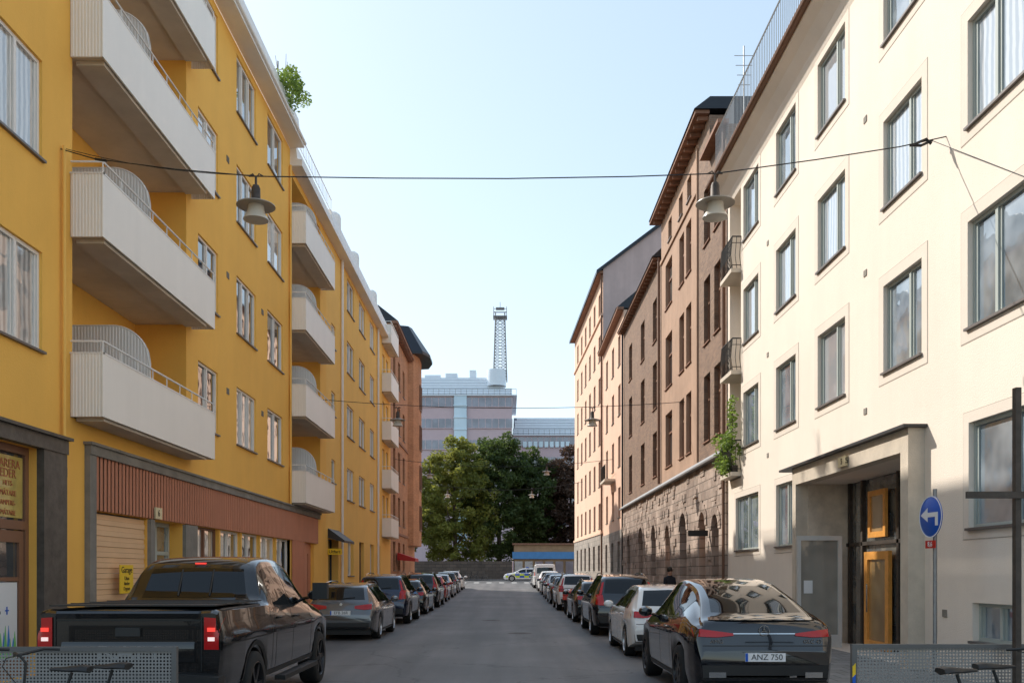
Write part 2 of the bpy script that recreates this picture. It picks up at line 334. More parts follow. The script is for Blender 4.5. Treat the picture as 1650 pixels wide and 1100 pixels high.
def manhole(x,y,lab):
    b=MB(); b.lathe([(0.001,.006),(.27,.006),(.30,.004),(.34,.004),(.345,0)],(x,y,gz(y)+.002),'z',24); b.box(x-.16,x+.16,y-.015,y+.015,gz(y)+.008,gz(y)+.014); b.box(x-.015,x+.015,y-.16,y+.16,gz(y)+.008,gz(y)+.013)
    tag(b.build('manhole_cover',m['rust'],loc=(x,y,0)),lab,'manhole cover','manhole covers in the road')
manhole(.35,26,'round iron manhole cover nearest the camera in the asphalt'); manhole(-.6,33,'round iron manhole cover farther up the asphalt road')
# ================================================================ LEFT YELLOW BUILDING
root=thing('apartment_building','nearest yellow plaster building on the left with long white balconies and red ground floor panels','building',(-7.5,8,0))
Fc=Fac(root,-7.5,1); LR=[5.3,8.38,11.46,14.5]
for y0,y1,mu in ((12.3,14.5,(.33,.67)),(21.8,23.3,(.5,)),(24.9,26.8,(.33,.67)),(28.1,30.0,(.5,))):
    for z in LR: Fc.win(y0,y1,z,z+1.6,mu,panes=[G[0],G[1],G[1],G[3]],rec=.05,depth=.14)
Bal1=(15.5,21.0); Bal2=(31.0,36.0)
Fc.op.append((Bal1[0],Bal1[1],4.42,16.2,1.25)); Fc.op.append((Bal2[0],Bal2[1],4.2,15.5,1.25))
Fc.op.append((9.8,14.32,.12,3.72,.35))
Fc.win(16.2,18.72,.13,2.87,mull=(),fm=m['concrete'],sm=None,rec=.15,pi=0)
Fc.win(18.95,20.75,.13,2.87,mull=(.55,),trans=(.75,),fm=m['gframe'],sm=None,rec=.3,pi=3,fw=.09)
for i in range(5): Fc.win(21.6+i*1.9,23.4+i*1.9,.9,2.87,mull=(.5,),fm=m['wframe'] if i else m['brframe'],rec=.1,panes=[G[0],G[3],G[1]])
Fc.win(33.0,34.8,.13,2.87,mull=(.5,),fm=m['redpanel'],sm=None,rec=.12,pi=0,fw=.4)
Fc.wall(8,31,0,16.35,m['yellow'],core=(1.4,13)); Fc.wall(31,37.2,0,15.75,m['yellow'],core=(1.4,13))
for (a,c,base,S,top) in ((Bal1[0],Bal1[1],4.42,3.08,16.2),(Bal2[0],Bal2[1],4.15,2.97,15.5)):
    F2=Fac(root,-8.7,1)
    for k in range(4):
        zf=base+.15+k*S; mid=(a+c)/2
        for u0 in (a+.35,mid+.35):
            F2.win(u0,u0+.85,zf+.02,zf+2.15,mull=(),fm=m['wframe'],sm=None,rec=.05,panes=[G[0],G[1]]).name='balcony_door'
            F2.win(u0+1.0,u0+2.0,zf+.85,zf+2.15,mull=(),fm=m['wframe'],rec=.05,panes=[G[0],G[1]])
    F2.wall(a,c,base-.3,top,m['yellow'],name='recess_wall')
def balcony(root,a,c,base,S,n,Xf=-6.93,Xb=-8.69,Xw=-7.5,screen=True,tall=1.08):
    for k in range(n):
        z=base+k*S
        s_=MB(); s_.box(Xb,Xf-.03,a+.001,c-.001,z+.03,z+.17)
        s_.box(Xw+.03,Xf-.06,a-.05,a+.001,z+.03,z+.17)
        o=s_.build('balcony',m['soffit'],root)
        e=MB(); e.ribbed((Xw+.01,a-.08),(Xf,a-.08),z,z+tall,.055,0,-1,.010); e.box(Xw+.012,Xf-.001,a-.078,a-.05,z,z+tall); e.build('end_panel',m['balcony_white'],o)
        e=MB(); e.ribbed((Xw+.01,c+.3),(Xf,c+.3),z,z+tall,.055,0,1,.010); e.build('end_panel',m['balcony_white'],o)
        p=MB(); p.box(Xf-.03,Xf,a-.08,c+.3,z,z+tall); p.build('front_panel',m['balcony_white'],o)
        q=MB(); q.box(Xf-.04,Xf+.008,a-.09,c+.31,z+tall,z+tall+.025); q.box(Xw,Xf+.008,a-.095,a-.04,z+tall,z+tall+.0245)
        zt=z+tall+.22; q.tube([(Xw,a-.05,zt),(Xf-.02,a-.05,zt),(Xf-.02,c+.27,zt)],.018,6)
        for i in range(9): yy=a-.05+(c+.3-a)*i/8.; q.tube([(Xf-.02,yy,z+tall-.1),(Xf-.02,yy,zt)],.011,4)
        q.build('railing',m['white'],o)
        if screen:
            ym=a+(c-a)*.38; w=(Xf-.03)-Xb
            def top(t,z=z,w=w):
                x=t*w; r=.75
                return z+2.15 if x<w-r else z+2.15-r+math.sqrt(max(0,r*r-(x-(w-r))**2))
            MB().ribbed((Xb+.01,ym),(Xf-.04,ym),z+.17,top,.06,0,-1,.012).build('privacy_screen',m['white'],o)
            MB().tube([(Xb+.01+t*(w-.05),ym,top(t)) for t in [i/24. for i in range(25)]]+[(Xf-.04,ym,z+.2)],.018,6).build('screen_edge',m['white'],o)
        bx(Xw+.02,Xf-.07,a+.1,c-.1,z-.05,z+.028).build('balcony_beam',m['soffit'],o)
balcony(root,15.5,21.0,4.42,3.08,4); balcony(root,31.0,35.8,4.15,2.97,4)
b=MB(); b.prism([(-7.5,16.36),(-7.0,16.36),(-7.0,16.52),(-7.12,16.55),(-7.2,17.35),(-7.28,17.35),(-7.3,16.6),(-7.5,16.6)],'y',7.9,31.0); part(b,'roof_parapet',m['white'],root)
b=MB(); b.tube([(-6.98,7.9,16.5),(-6.98,31,16.5)],.06,8); part(b,'gutter',m['white'],root)
b=MB(); b.prism([(-7.5,15.75),(-7.08,15.75),(-7.08,15.95),(-7.25,16.0),(-7.3,16.5),(-7.5,16.5)],'y',31.0,37.2); part(b,'roof_parapet',m['white'],root)
b=MB(); b.box(-12,-7.9,31.2,36.4,15.8,17.3); b.box(-12.1,-7.8,31.1,36.5,17.3,17.42); part(b,'roof_terrace',m['white'],root)
railing([(-7.25,31.2,16.5),(-7.25,37,16.5)],.55,m['white'],root,.25)
b=MB(); b.tube([(-8.3,32.5,17.4),(-8.3,32.5,20.2)],.03,5)
for k in range(5): b.tube([(-8.7+.05*k,32.5,19.9-k*.35),(-7.9-.05*k,32.5,19.9-k*.35)],.015,4)
part(b,'roof_antenna',m['galv'],root)
b=MB(); b.box(-7.5,-7.40,15.95,16.2,.12,3.85); b.box(-7.5,-7.38,15.95,35.5,3.85,4.02); b.box(-7.5,-7.34,15.9,35.55,4.02,4.07); part(b,'concrete_frame',m['concrete'],root)
for y0,y1,z0,z1,X1 in ((18.73,18.94,.12,2.86,-7.42),(20.76,21.55,.12,2.86,-7.42),(21.55,32.4,.12,.86,-7.44)): part(bx(-7.5,X1,y0,y1,z0,z1),'concrete_pier',m['concrete'],root)
b=MB(); b.box(-7.5,-7.45,16.2,35.3,2.88,3.85); b.ribbed((-7.45,16.2),(-7.45,35.3),2.88,3.85,.16,1,0,.025); part(b,'red_cladding',m['redpanel'],root)
part(MB().ribbed((-7.47,31.2),(-7.47,33.0),.13,2.88,.16,1,0,.025),'red_cladding',m['redpanel'],root)
b=MB()
for i in range(27): b.box(-7.62,-7.56+(.015 if i%2 else 0),16.22,18.70,.14+i*.1,.235+i*.1)
part(b,'garage_door',m['garage'],root)
b=MB(); b.box(-7.5,-7.38,14.33,15.08,.1,3.8); b.box(-7.5,-7.36,9.5,15.1,3.72,3.95); b.box(-7.5,-7.30,9.4,15.15,3.95,4.0); b.box(-7.5,-7.38,9.5,9.8,.1,3.72); part(b,'shop_surround',m['slate'],root)
b=MB(); b.box(-7.49,-7.43,15.12,15.92,.12,.62); part(b,'plinth',m['concrete'],root)
sf=MB(); 
for (a,c,e,g_) in ((9.8,9.9,.12,3.72),(14.22,14.32,.12,3.72),(9.9,14.22,3.6,3.72),(9.9,14.22,2.42,2.56),(13.2,13.32,.12,2.42),(11.6,11.7,.12,2.42),(9.9,13.2,.12,.6)): sf.box(-7.72,-7.62,a,c,e,g_)
sfo=part(sf,'shop_front',m['brframe'],root)
MB().quad((-7.68,9.8,.12),(-7.68,14.3,.12),(-7.68,14.3,3.72),(-7.68,9.8,3.72)).build('shop_glass',G[0],sfo)
for y0,y1 in ((13.36,14.2),(9.95,13.1)): MB().box(-7.67,-7.655,y0,y1,2.6,3.55).build('shop_sign',m['shopyellow'],sfo)
for i,(t,sz) in enumerate((('PARERA',.19),('EDER',.19),('HETS-',.11),('MÄTARE',.12),('AMPERE-',.11),('MÄTARE',.11))): text(t,sz,m['shopred'],sfo,(-7.65,13.78,3.42-i*.15),RL)
dr=MB(); dr.box(-7.72,-7.64,13.34,14.2,.13,.4); dr.box(-7.72,-7.64,13.34,13.46,.4,2.4); dr.box(-7.72,-7.64,14.08,14.2,.4,2.4); dr.box(-7.72,-7.64,13.46,14.08,2.22,2.4); dr.box(-7.72,-7.65,13.46,14.08,1.62,1.68); dr=part(dr,'shop_door',m['brframe'],root)
MB().box(-7.68,-7.665,13.48,14.06,.42,1.6).build('door_poster',m['signwhite'],dr)
for mt_,o0 in (('teal',0),('green',1)):
    q=MB()
    for i in range(4): y=13.49+i*.13+o0*.04; q.prism([(y,.44),(y+.13,.44),(y+.065,.74+.1*((i+o0)%3))],'x',-7.664+.001*o0,-7.659+.001*o0)
    q.build('poster_graphic',m[mt_],dr)
q=MB(); q.box(-7.664,-7.659,13.72,13.82,1.16,1.18); q.box(-7.664,-7.6585,13.757,13.783,1.11,1.23); q.build('poster_logo',m['signblue'],dr)
MB().lathe([(0,0),(.035,0),(.035,.05),(0,.05)],(-7.62,13.40,1.15),'x',10).build('door_handle',m['chrome'],dr)
downspout(root,-7.44,15.1,3.98,8.9,m['yellow2'],.03); downspout(root,-7.44,30.85,4.1,15.7,m['yellow2'],.04)
ns=bx(-7.4,-7.37,18.85,19.2,2.88,3.12).build('number_plate',m['signpale'],root); text('6',.2,m['black'],root,(-7.365,19.02,3.0),RL)
ns=bx(-7.4,-7.385,17.15,17.75,1.35,1.9).build('garage_sign',m['signyellow'],root)
for t,z,sz in (('Garage',1.8,.17),('Utan',1.64,.11),('hinder',1.54,.1),('Dygnet',1.44,.1)): text(t,sz,m['black'],ns,(-7.383,17.45,z),RL)
for y,z in ((24.1,6.6),(24.1,9.7),(27.5,6.6),(27.5,9.7),(15.2,3.45),(24.1,12.8)):
    b=MB(); b.box(-7.5,-7.485,y-.1,y+.1,z-.08,z+.08)
    for i in range(4): b.box(-7.485,-7.478,y-.09,y+.09,z-.07+i*.04,z-.05+i*.04)
    part(b,'wall_vent',m['concrete'],root)
def leafmat(name,c1,c2,sc=.35):
    mm,nt,l,b=nodes(name); b.inputs['Roughness'].default_value=.6
    pos=nt.new('ShaderNodeNewGeometry').outputs['Position']; n=nt.new('ShaderNodeTexNoise'); n.inputs['Scale'].default_value=sc; n.inputs['Detail'].default_value=10; n.inputs['Roughness'].default_value=.7; l.new(pos,n.inputs['Vector'])
    l.new(ramp(nt,l,n.outputs[0],[(.32,c1),(.68,c2)]),b.inputs['Base Color'])
    tr=nt.new('ShaderNodeBsdfTranslucent'); l.new(ramp(nt,l,n.outputs[0],[(.3,c2),(.7,tuple(min(1,x*1.8) for x in c2))]),tr.inputs[0]); mx=nt.new('ShaderNodeMixShader'); mx.inputs[0].default_value=.4
    l.new(b.outputs[0],mx.inputs[1]); l.new(tr.outputs[0],mx.inputs[2]); l.new(mx.outputs[0],nt['Material Output'].inputs[0]); return mm
m['leafA']=leafmat('leaf_green',(.055,.085,.014),(.26,.26,.05)); m['leafB']=leafmat('leaf_dark',(.018,.045,.012),(.085,.12,.028)); m['leafC']=leafmat('leaf_reddish',(.035,.022,.016),(.09,.05,.03)); m['leafD']=leafmat('leaf_bright',(.07,.14,.02),(.2,.28,.05),2)
m['bark']=M('bark',(.09,.07,.05),.95,var=.3,vs=6,bump=.8,bs=12)
t=thing('rooftop_shrub','leafy green shrub growing over the white roof edge of the near yellow building','plant',(-7.2,29.3,17.0))
b=MB()
for i in range(16): 
    x,y,z=-7.1+random.uniform(-.35,.4),29.3+random.uniform(-1.2,1.3),17.0+random.uniform(0,1.5)**1.0
    b.leaves((x,y,z),(.26,.35,.28),100,.06)
b.build('foliage',m['leafD'],t)
b=MB()
for i in range(7): b.tube([(-7.3,29.3+.2*(i-3),16.9),(-7.2+random.uniform(-.3,.3),29.3+random.uniform(-.8,.9),18.3)],.02,5,.006)
b.build('stem',m['bark'],t); bx(-7.55,-7.15,28.3,30.3,16.6,17.0).build('planter',m['white'],t)
# ================================================================ SECOND YELLOW BUILDING
root=thing('apartment_building','second yellow plaster building with short far balconies and plain window rows on the left','building',(-7.5,37.2,0))
Fc=Fac(root,-7.5,1)
for y0,y1 in ((42.0,43.9),(45.4,47.3),(49.0,50.6)):
    for z in (5.15,8.13,11.1,14.0): Fc.win(y0,y1,z,z+1.5,panes=[G[0],G[1],G[3]],rec=.06,depth=.15)
for z in (5.6,8.5,11.4): Fc.win(38.3,39.2,z,z+1.0,mull=(),panes=[G[0],G[1]],rec=.06)
for y0,y1,z0 in ((42.2,43.8,1.6),(45.5,46.9,.2),(49.1,50.4,1.6),(52,53,1.6)): Fc.win(y0,y1,z0,3.3,panes=[G[0],G[3]],rec=.15,fm=m['wframe'] if z0>1 else m['brframe'])
Fc.win(37.6,39.9,.15,3.2,mull=(.5,),fm=m['dark'],sm=None,rec=.3,pi=0)
for y0 in (53.9,55.5):
    for z in (4.3,7.1,9.95,12.8): Fc.win(y0,y0+1.0,z,z+2.1,mull=(),panes=[G[0],G[1]],sm=None,rec=.1)
Fc.wall(37.2,57.6,0,15.75,m['yellow2'],core=(.6,13))
balcony(root,53.7,56.9,3.9,2.88,5,Xb=-7.49,screen=False)
b=MB(); b.prism([(-7.5,15.75),(-7.08,15.75),(-7.08,15.95),(-7.2,16.0),(-7.3,16.75),(-7.5,16.75)],'y',37.2,57.6); part(b,'roof_parapet',m['white'],root)
b=MB(); b.prism([(-7.52,16.4),(-12.5,18.0),(-12.5,16.4)],'y',37.3,57.5); part(b,'roof',m['galv'],root)
for y in (39.2,44,50): 
    b=MB(); b.lathe([(.34,-.8),(.34,.15),(.30,.3),(.18,.4),(.001,.43)],(-7.6,y,17.0),'z',18); part(b,'roof_vent',m['white'],root,50)
for y in (40.4,51.6): downspout(root,-7.42,y,.3,15.9,m['white'],.06)
s_=bx(-7.49,-6.9,37.45,37.5,2.5,2.75).build('hanging_sign',m['signyellow'],root); text('Utfart',.2,m['black'],s_,(-7.2,37.44,2.62),RC)
b=MB(); b.prism([(-7.49,3.2),(-7.49,3.6),(-6.8,3.1),(-6.8,3.0)],'y',37.5,39.9); part(b,'awning',m['dark'],root)
# ================================================================ ORANGE BRICK BUILDING
root=thing('corner_building','orange brick corner building with dark hipped roof at the far left end','building',(-7.5,57.6,0))
Fc=Fac(root,-7.5,1)
for y0 in (58.9,61.6,64.3):
    for z in (1.9,5.0,8.1,11.2,14.3): Fc.win(y0,y0+1.2,z,z+1.9,panes=[G[0],G[3]],fm=m['brframe'],rec=.15,trans=(.65,))
Fc.wall(57.6,72.5,0,17.7,m['orbrick'],core=(.5,13))
b=MB(); b.box(-7.5,-7.05,57.6,72.6,17.7,17.88)
for i in range(24): b.box(-7.49,-7.12,57.8+i*.6,57.92+i*.6,17.5,17.7)
part(b,'cornice',m['tile'],root)
for z in (4.3,10.6): part(bx(-7.5,-7.42,57.6,67.4,z,z+.16),'string_course',m['tile'],root)
b=MB(); b.prism([(-7.02,17.88),(-8.3,18.9),(-14,18.9),(-14,17.88)],'y',57.7,67); part(b,'roof',m['darkroof'],root)
b=MB(); b.prism([(-7.5,67.5),(-7.1,67.8),(-6.8,69),(-6.8,71),(-7.1,72.2),(-7.5,72.5)],'z',3.8,18.2); part(b,'bay',m['orbrick'],root)
F3=Fac(root,-6.8,1)
for z in (5.0,8.1,11.2,14.3): F3.win(69.3,70.7,z,z+1.9,fm=m['brframe'],rec=-.09,panes=[G[0]],X=-6.8)
b=MB(); ring=[(-8.8,67.4),(-6.4,67.7),(-5.95,69),(-5.95,71.2),(-6.4,72.9),(-8.8,73.4)]; c0=(-8.7,70)
b.add([(x,y,18.2) for x,y in ring]+[(x,y,18.4) for x,y in ring]+[((x+c0[0]*1.1)/2.1,(y+c0[1]*1.1)/2.1,20.6) for x,y in ring]+[(-8.5,70,21.0)],[tuple(range(6))]+[(i,(i+1)%6,6+(i+1)%6,6+i) for i in range(6)]+[(6+i,6+(i+1)%6,12+(i+1)%6,12+i) for i in range(6)]+[(12+i,12+(i+1)%6,18) for i in range(6)])
part(b,'bay_roof',m['darkroof'],root)
b=MB(); b.prism([(-7.4,3.1),(-6.2,2.7),(-6.2,2.5),(-7.4,2.6)],'y',60.4,62.6); part(b,'awning',m['signred'],root)
# ================================================================ RIGHT CREAM BUILDING
root=thing('apartment_building','pale cream plaster building with banded grey windows and stone entrance portal on the right','building',(7,5,0))
Fc=Fac(root,7.0,-1)
for y0,y1 in ((6.6,8.6),(11.4,13.68),(15.2,16.75),(18.65,20.3),(21.85,23.45),(25.1,26.7)):
    mu=(.36,.70) if y1-y0>1.9 else (.38,)
    for z in (5.45,8.5,11.55): Fc.win(y0,y1,z,z+1.62,mu,fm=m['gframe'],panes=GR,sur=.2,rec=.07,depth=.16)
for y0,y1 in ((11.4,13.65),(21.85,23.45),(25.1,27.6)): Fc.win(y0,y1,2.42,4.02,(.5,),fm=m['gframe'],panes=[GR[1],GR[2]],sur=.16,rec=.07)
Fc.win(12.3,13.55,.72,1.3,(.5,),fm=m['gframe'],panes=[GR[2]],rec=.1)
Fc.op.append((15.4,21.0,.115,3.8,1.0)); Fc.op.append((27.0,28.35,4.6,13.3,.9))
Fc.wall(5,28.6,0,13.75,m['cream'],core=(1.1,12))
b=MB(); b.box(6.72,7.0,15.1,15.4,.115,4.18); b.box(6.72,7.0,15.4,21.0,3.8,4.18); b.box(6.72,7.0,21.0,21.25,.115,4.18); part(b,'entrance_portal',m['portal'],root)
b=MB(); b.box(6.6,7.0,15.0,21.9,4.18,4.23); part(b,'portal_capping',m['dark'],root)
part(bx(7.002,7.98,20.93,20.998,.12,3.8),'marble_lining',m['marble'],root); part(bx(7.002,7.98,15.402,15.45,.12,3.8),'marble_lining',m['marble'],root)
part(bx(7.95,8.0,15.4,20.93,.12,3.8),'entrance_screen',m['slate'],root)
b=MB()
for y in (20.75,20.0,18.15,16.9,15.8): b.box(7.86,7.948,y-.05,y+.05,.12,3.8)
b.box(7.86,7.947,15.5,20.9,2.35,2.43); part(b,'entrance_frame',m['rust'],root)
MB().quad((7.94,15.45,.12),(7.94,20.9,.12),(7.94,20.9,3.78),(7.94,15.45,3.78)).build('entrance_glass',G[3],root)
def frame(b,x0,x1,y0,y1,z0,z1,w): b.box(x0,x1,y0,y0+w,z0,z1); b.box(x0,x1,y1-w,y1,z0,z1); b.box(x0,x1,y0+w,y1-w,z0,z0+w); b.box(x0,x1,y0+w,y1-w,z1-w,z1); return b
m['amber']=glass('amber_pane',(.30,.17,.06),(.50,.32,.13),1.2)
d=part(frame(MB(),7.78,7.86,18.4,19.65,.13,2.2,.17),'entrance_door',m['wood'],root)
MB().quad((7.83,18.5,.25),(7.83,19.6,.25),(7.83,19.6,2.1),(7.83,18.5,2.1)).build('pane',m['amber'],d)
MB().tube([(7.74,19.4,.9),(7.74,19.4,1.5)],.015,6).build('door_handle',m['chrome'],d)
d=part(frame(MB(),7.80,7.86,18.6,19.5,2.5,3.5,.12),'fanlight',m['wood'],root); MB().quad((7.83,18.65,2.55),(7.83,19.45,2.55),(7.83,19.45,3.45),(7.83,18.65,3.45)).build('pane',m['amber'],d)
m['palegrey']=M('pale_grey_metal',(.62,.60,.57),.5,metal=.1,var=.08); m['frost']=glass('frosted_pane',(.20,.19,.17),(.34,.32,.28),1.2,rough=.08)
b=MB()
for x0,x1,z0,z1 in ((6.30,6.38,.13,2.55),(7.19,7.27,.13,2.55),(6.38,7.19,2.45,2.55),(6.38,7.19,.13,.4)): b.box(x0,x1,19.56,19.63,z0,z1)
d=part(b,'glass_door',m['palegrey'],root); MB().quad((6.38,19.605,.4),(7.19,19.605,.4),(7.19,19.605,2.45),(6.38,19.605,2.45)).build('pane',m['frost'],d); MB().box(6.45,6.64,19.595,19.6,1.3,1.58).build('paper_notice',m['signwhite'],d)
d=bx(6.66,6.71,17.75,18.15,3.86,4.06).build('number_plate',m['signpale'],root); text('5',.16,m['black'],d,(6.655,17.95,3.96),RR); text('5',.16,m['black'],d,(6.685,17.745,3.96),RC)
b=MB(); b.prism([(7.0,13.75),(7.0,13.3),(6.9,13.55),(6.7,13.8),(6.5,13.95),(6.5,14.0),(7.0,14.0)],'y',5,28.7); part(b,'eave_cove',m['cream'],root)
part(bx(6.42,7.1,4.9,28.75,14.0,14.1),'eave_board',m['brown_soffit'],root); part(MB().tube([(6.4,4.9,14.06),(6.4,28.8,14.06)],.07,8),'gutter',m['brown_soffit'],root)
b=MB(); b.prism([(6.5,14.1),(7.1,14.75),(12,14.75),(12,14.1)],'y',5,28.6); part(b,'roof',m['palegrey'],root)
railing([(6.62,28.6,14.15),(6.62,5.2,14.15)],1.5,m['galv'],root,.15,.009,.024)
for k,z in enumerate((4.65,7.7,10.75)):
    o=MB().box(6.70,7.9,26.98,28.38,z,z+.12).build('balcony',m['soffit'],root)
    b=MB()
    P=[(7.0,26.98,z+.12),(6.74,26.98,z+.12),(6.74,28.34,z+.12),(7.0,28.34,z+.12)]
    for p,q in zip(P,P[1:]):
        p,q=Vector(p),Vector(q); n=max(2,int((q-p).length/.09)); u=Vector((0,0,.95))
        b.tube([p+u,q+u],.02,6); b.tube([p+u*.1,q+u*.1],.012,4); b.tube([p+u*.8,q+u*.8],.01,4)
        for i in range(n+1): t_=p.lerp(q,i/n); b.tube([t_,t_+u*.4+Vector((-.05,0,0)),t_+u],.009,4,cap=False)
    b.build('railing',m['iron'],o)
    F4=Fac(root,7.9,-1); F4.win(27.1,28.2,z+.14,z+2.35,mull=(.5,),fm=m['gframe'],sm=None,rec=0,X=7.85,panes=GR)
t=thing('balcony_plant','lush green climbing plant covering the lowest iron balcony of the cream building','plant',(6.7,27.6,4.77))
b=MB()
for i in range(16): b.leaves((6.68+random.uniform(-.2,.15),27.6+random.uniform(-.75,.75),5.0+random.uniform(-.1,1.0)*1.1),(.2,.25,.25),60,.07)
for i in range(7): b.leaves((6.78,27.1+random.uniform(-.1,.3),6+i*.16),(.15,.2,.15),30,.06)
b.build('foliage',m['leafD'],t); b=MB()
for i in range(5): b.tube([(6.78,27.1+.25*i,4.78),(6.76,27.15+.22*i,5.4),(6.78,27.1+.1*i,6.6)],.012,4)
b.build('stem',m['bark'],t); bx(6.76,6.92,27.05,28.25,4.78,4.98).build('planter',m['rust'],t)
b=MB(); b.tube([(7.3,27.8,14.7),(7.3,27.8,18)],.025,5)
for k in range(4): b.tube([(7.0+.04*k,27.8,17.7-k*.3),(7.6-.04*k,27.8,17.7-k*.3)],.012,4)
part(b,'roof_antenna',m['galv'],root)
for y,z in ((17.6,7.6),(17.6,10.6),(17.6,4.9),(24.2,7.6),(24.2,4.9),(24.2,10.6),(14.4,1.1)): part(bx(6.985,7.0,y-.07,y+.07,z-.06,z+.06),'wall_vent',m['concrete'],root)
# ================================================================ BROWN BRICK / ROSE BUILDING
root=thing('old_building','tall brown brick and rose plaster house with rough stone arched ground floor on the right','building',(7,28.6,0))
Fc=Fac(root,7.0,-1); rows=[(6.35,8.7),(9.8,12.1),(13.3,15.3)]
BK=[G[0],G[3],G[3]]
for y0,y1 in ((29.6,30.5),(31.1,32.1),(34.3,35.3),(35.7,36.7),(38.3,39.9)):
    for z0,z1 in rows: Fc.win(y0,y1,z0,z1,mull=(),trans=(.65,),fm=m['brframe'],panes=BK,rec=.14,sm='tile',fw=.09)
for y0,y1 in ((42.2,43.4),(46.0,47.3),(50.6,51.9)):
    for z0,z1 in ((6.3,8.4),(9.5,11.7),(12.7,14.7)): Fc.win(y0,y1,z0,z1,mull=(.5,),trans=(.65,),fm=m['brframe'],panes=BK,rec=.14,sm='tile',fw=.09)
for y0,y1 in ((34.3,35.1),(36,36.8),(38.4,39.2)): Fc.win(y0,y1,16.1,17.0,mull=(),fm=m['brframe'],panes=BK,rec=.15)
AR=[(29.5,30.5,1.6,3.7),(31.5,32.5,.15,3.9),(34.8,36.2,1.5,4.1),(38.4,39.5,.15,3.8),(42.0,43.3,1.6,4.0),(46.0,47.5,.15,4.1),(50.8,52.0,1.6,3.9)]
for y0,y1,z0,zt in AR:
    Fc.win(y0,y1,z0,zt,mull=(.5,),trans=(.6,),fm=m['brframe'] if z0>1 else m['wood'],panes=[G[3]],sm=None,rec=.2,depth=.28,fw=.10)
Fc.wall(28.6,31.2,5.5,16.0,m['brick'],core=(.5,12)); Fc.wall(31.2,33.0,5.5,17.6,m['brick'],core=(.5,12)); Fc.wall(33,41,5.5,17.6,m['pink'],core=(.5,12),name='plaster_wall'); Fc.wall(41,54.3,5.5,16.1,m['brick'],core=(.5,12))
Fc.wall(28.6,54.3,0,5.5,m['ashlar'],name='stone_base',proud=.08,core=(.55,12))
for y0,y1,z0,zt in AR:
    b=MB(); cy=(y0+y1)/2; r=(y1-y0)/2; zc=zt-r; n=10
    for sd in (-1,1):
        pts=[(cy+sd*r*math.cos(a),zc+r*math.sin(a)) for a in [math.pi/2*i/n for i in range(n+1)]]
        for p,q in zip(pts,pts[1:]):
            b.add([(6.921,p[0],p[1]),(6.921,q[0],q[1]),(6.921,q[0],zt),(6.921,p[0],zt),(7.2,p[0],p[1]),(7.2,q[0],q[1])],[(0,1,2,3),(0,1,5,4)])
    for i in range(9):
        a0=math.pi*i/9+.02; a1=math.pi*(i+1)/9-.02; ro=r+.30+(.12 if i==4 else .04*(i%2))
        P=[(cy+math.cos(a)*rr,zc+math.sin(a)*rr) for a,rr in ((a0,r+.002),(a1,r+.002),(a1,ro),(a0,ro))]
        b.prism(P,'x',6.885,6.922)
    part(b,'arch_stones',m['ashlar'],root)
random.seed(21); b=MB()
for i in range(260):
    y=random.uniform(28.8,54); z=.2+.33*random.randint(0,15); w_=random.uniform(.3,.6)
    if any(y0-.55<y<y1+.1 and z0-.4<z<zt+.35 for y0,y1,z0,zt in AR): continue
    d=random.uniform(.012,.05); b.prism([(6.92,y),(6.92-d,y+.03),(6.92-d*.8,y+w_-.03),(6.92,y+w_)],'z',z+.01,z+.31)
rs=part(b,'rusticated_stones',m['ashlar'],root); rs['kind']='stuff'
random.seed(7)
b=MB(); b.prism([(6.72,5.5),(6.92,5.5),(6.92,5.52),(7.0,5.78),(6.98,5.78),(6.72,5.56)],'y',28.6,54.3); part(b,'ledge',m['galv'],root)
b=MB(); b.box(6.5,7.0,31.2,41.3,17.66,17.78)
for i in range(17): b.box(6.62,7.0,31.4+i*.58,31.49+i*.58,17.52,17.66)
part(b,'cornice',m['tile'],root)
b=MB(); b.box(6.65,7.0,41.3,54.4,16.1,16.2)
for i in range(22): b.box(6.75,7.0,41.5+i*.58,41.58+i*.58,15.99,16.1)
part(b,'cornice',m['tile'],root); part(bx(6.65,7.0,28.5,31.19,16.0,16.12),'cornice',m['tile'],root)
part(bx(6.93,7.0,33,33.12,5.8,17.3),'pilaster',m['pink'],root); part(bx(6.93,7.0,33.12,41,15.7,15.85),'string_course',m['pink'],root)
b=MB(); b.prism([(6.45,17.78),(7.0,18.2),(14,18.2),(14,17.78)],'y',31.1,41.2); part(b,'roof',m['darkroof'],root)
b=MB(); b.prism([(6.6,16.2),(7.8,17.3),(14,17.3),(14,16.2)],'y',41.2,54.4); part(b,'roof',m['darkroof'],root)
part(bx(7.2,12,28.6,31.1,16.0,16.8),'roof',m['darkroof'],root)
for X,y,z0,z1,mt in ((6.9,28.75,.2,15.9,'brown_soffit'),(6.9,41.1,5.8,16.1,'brown_soffit'),(6.9,54.1,.4,16.1,'dark')): downspout(root,X,y,z0,z1,m[mt],.06)
s_=bx(6.2,6.88,30.9,30.95,3.0,3.2).build('hanging_sign',m['black'],root)
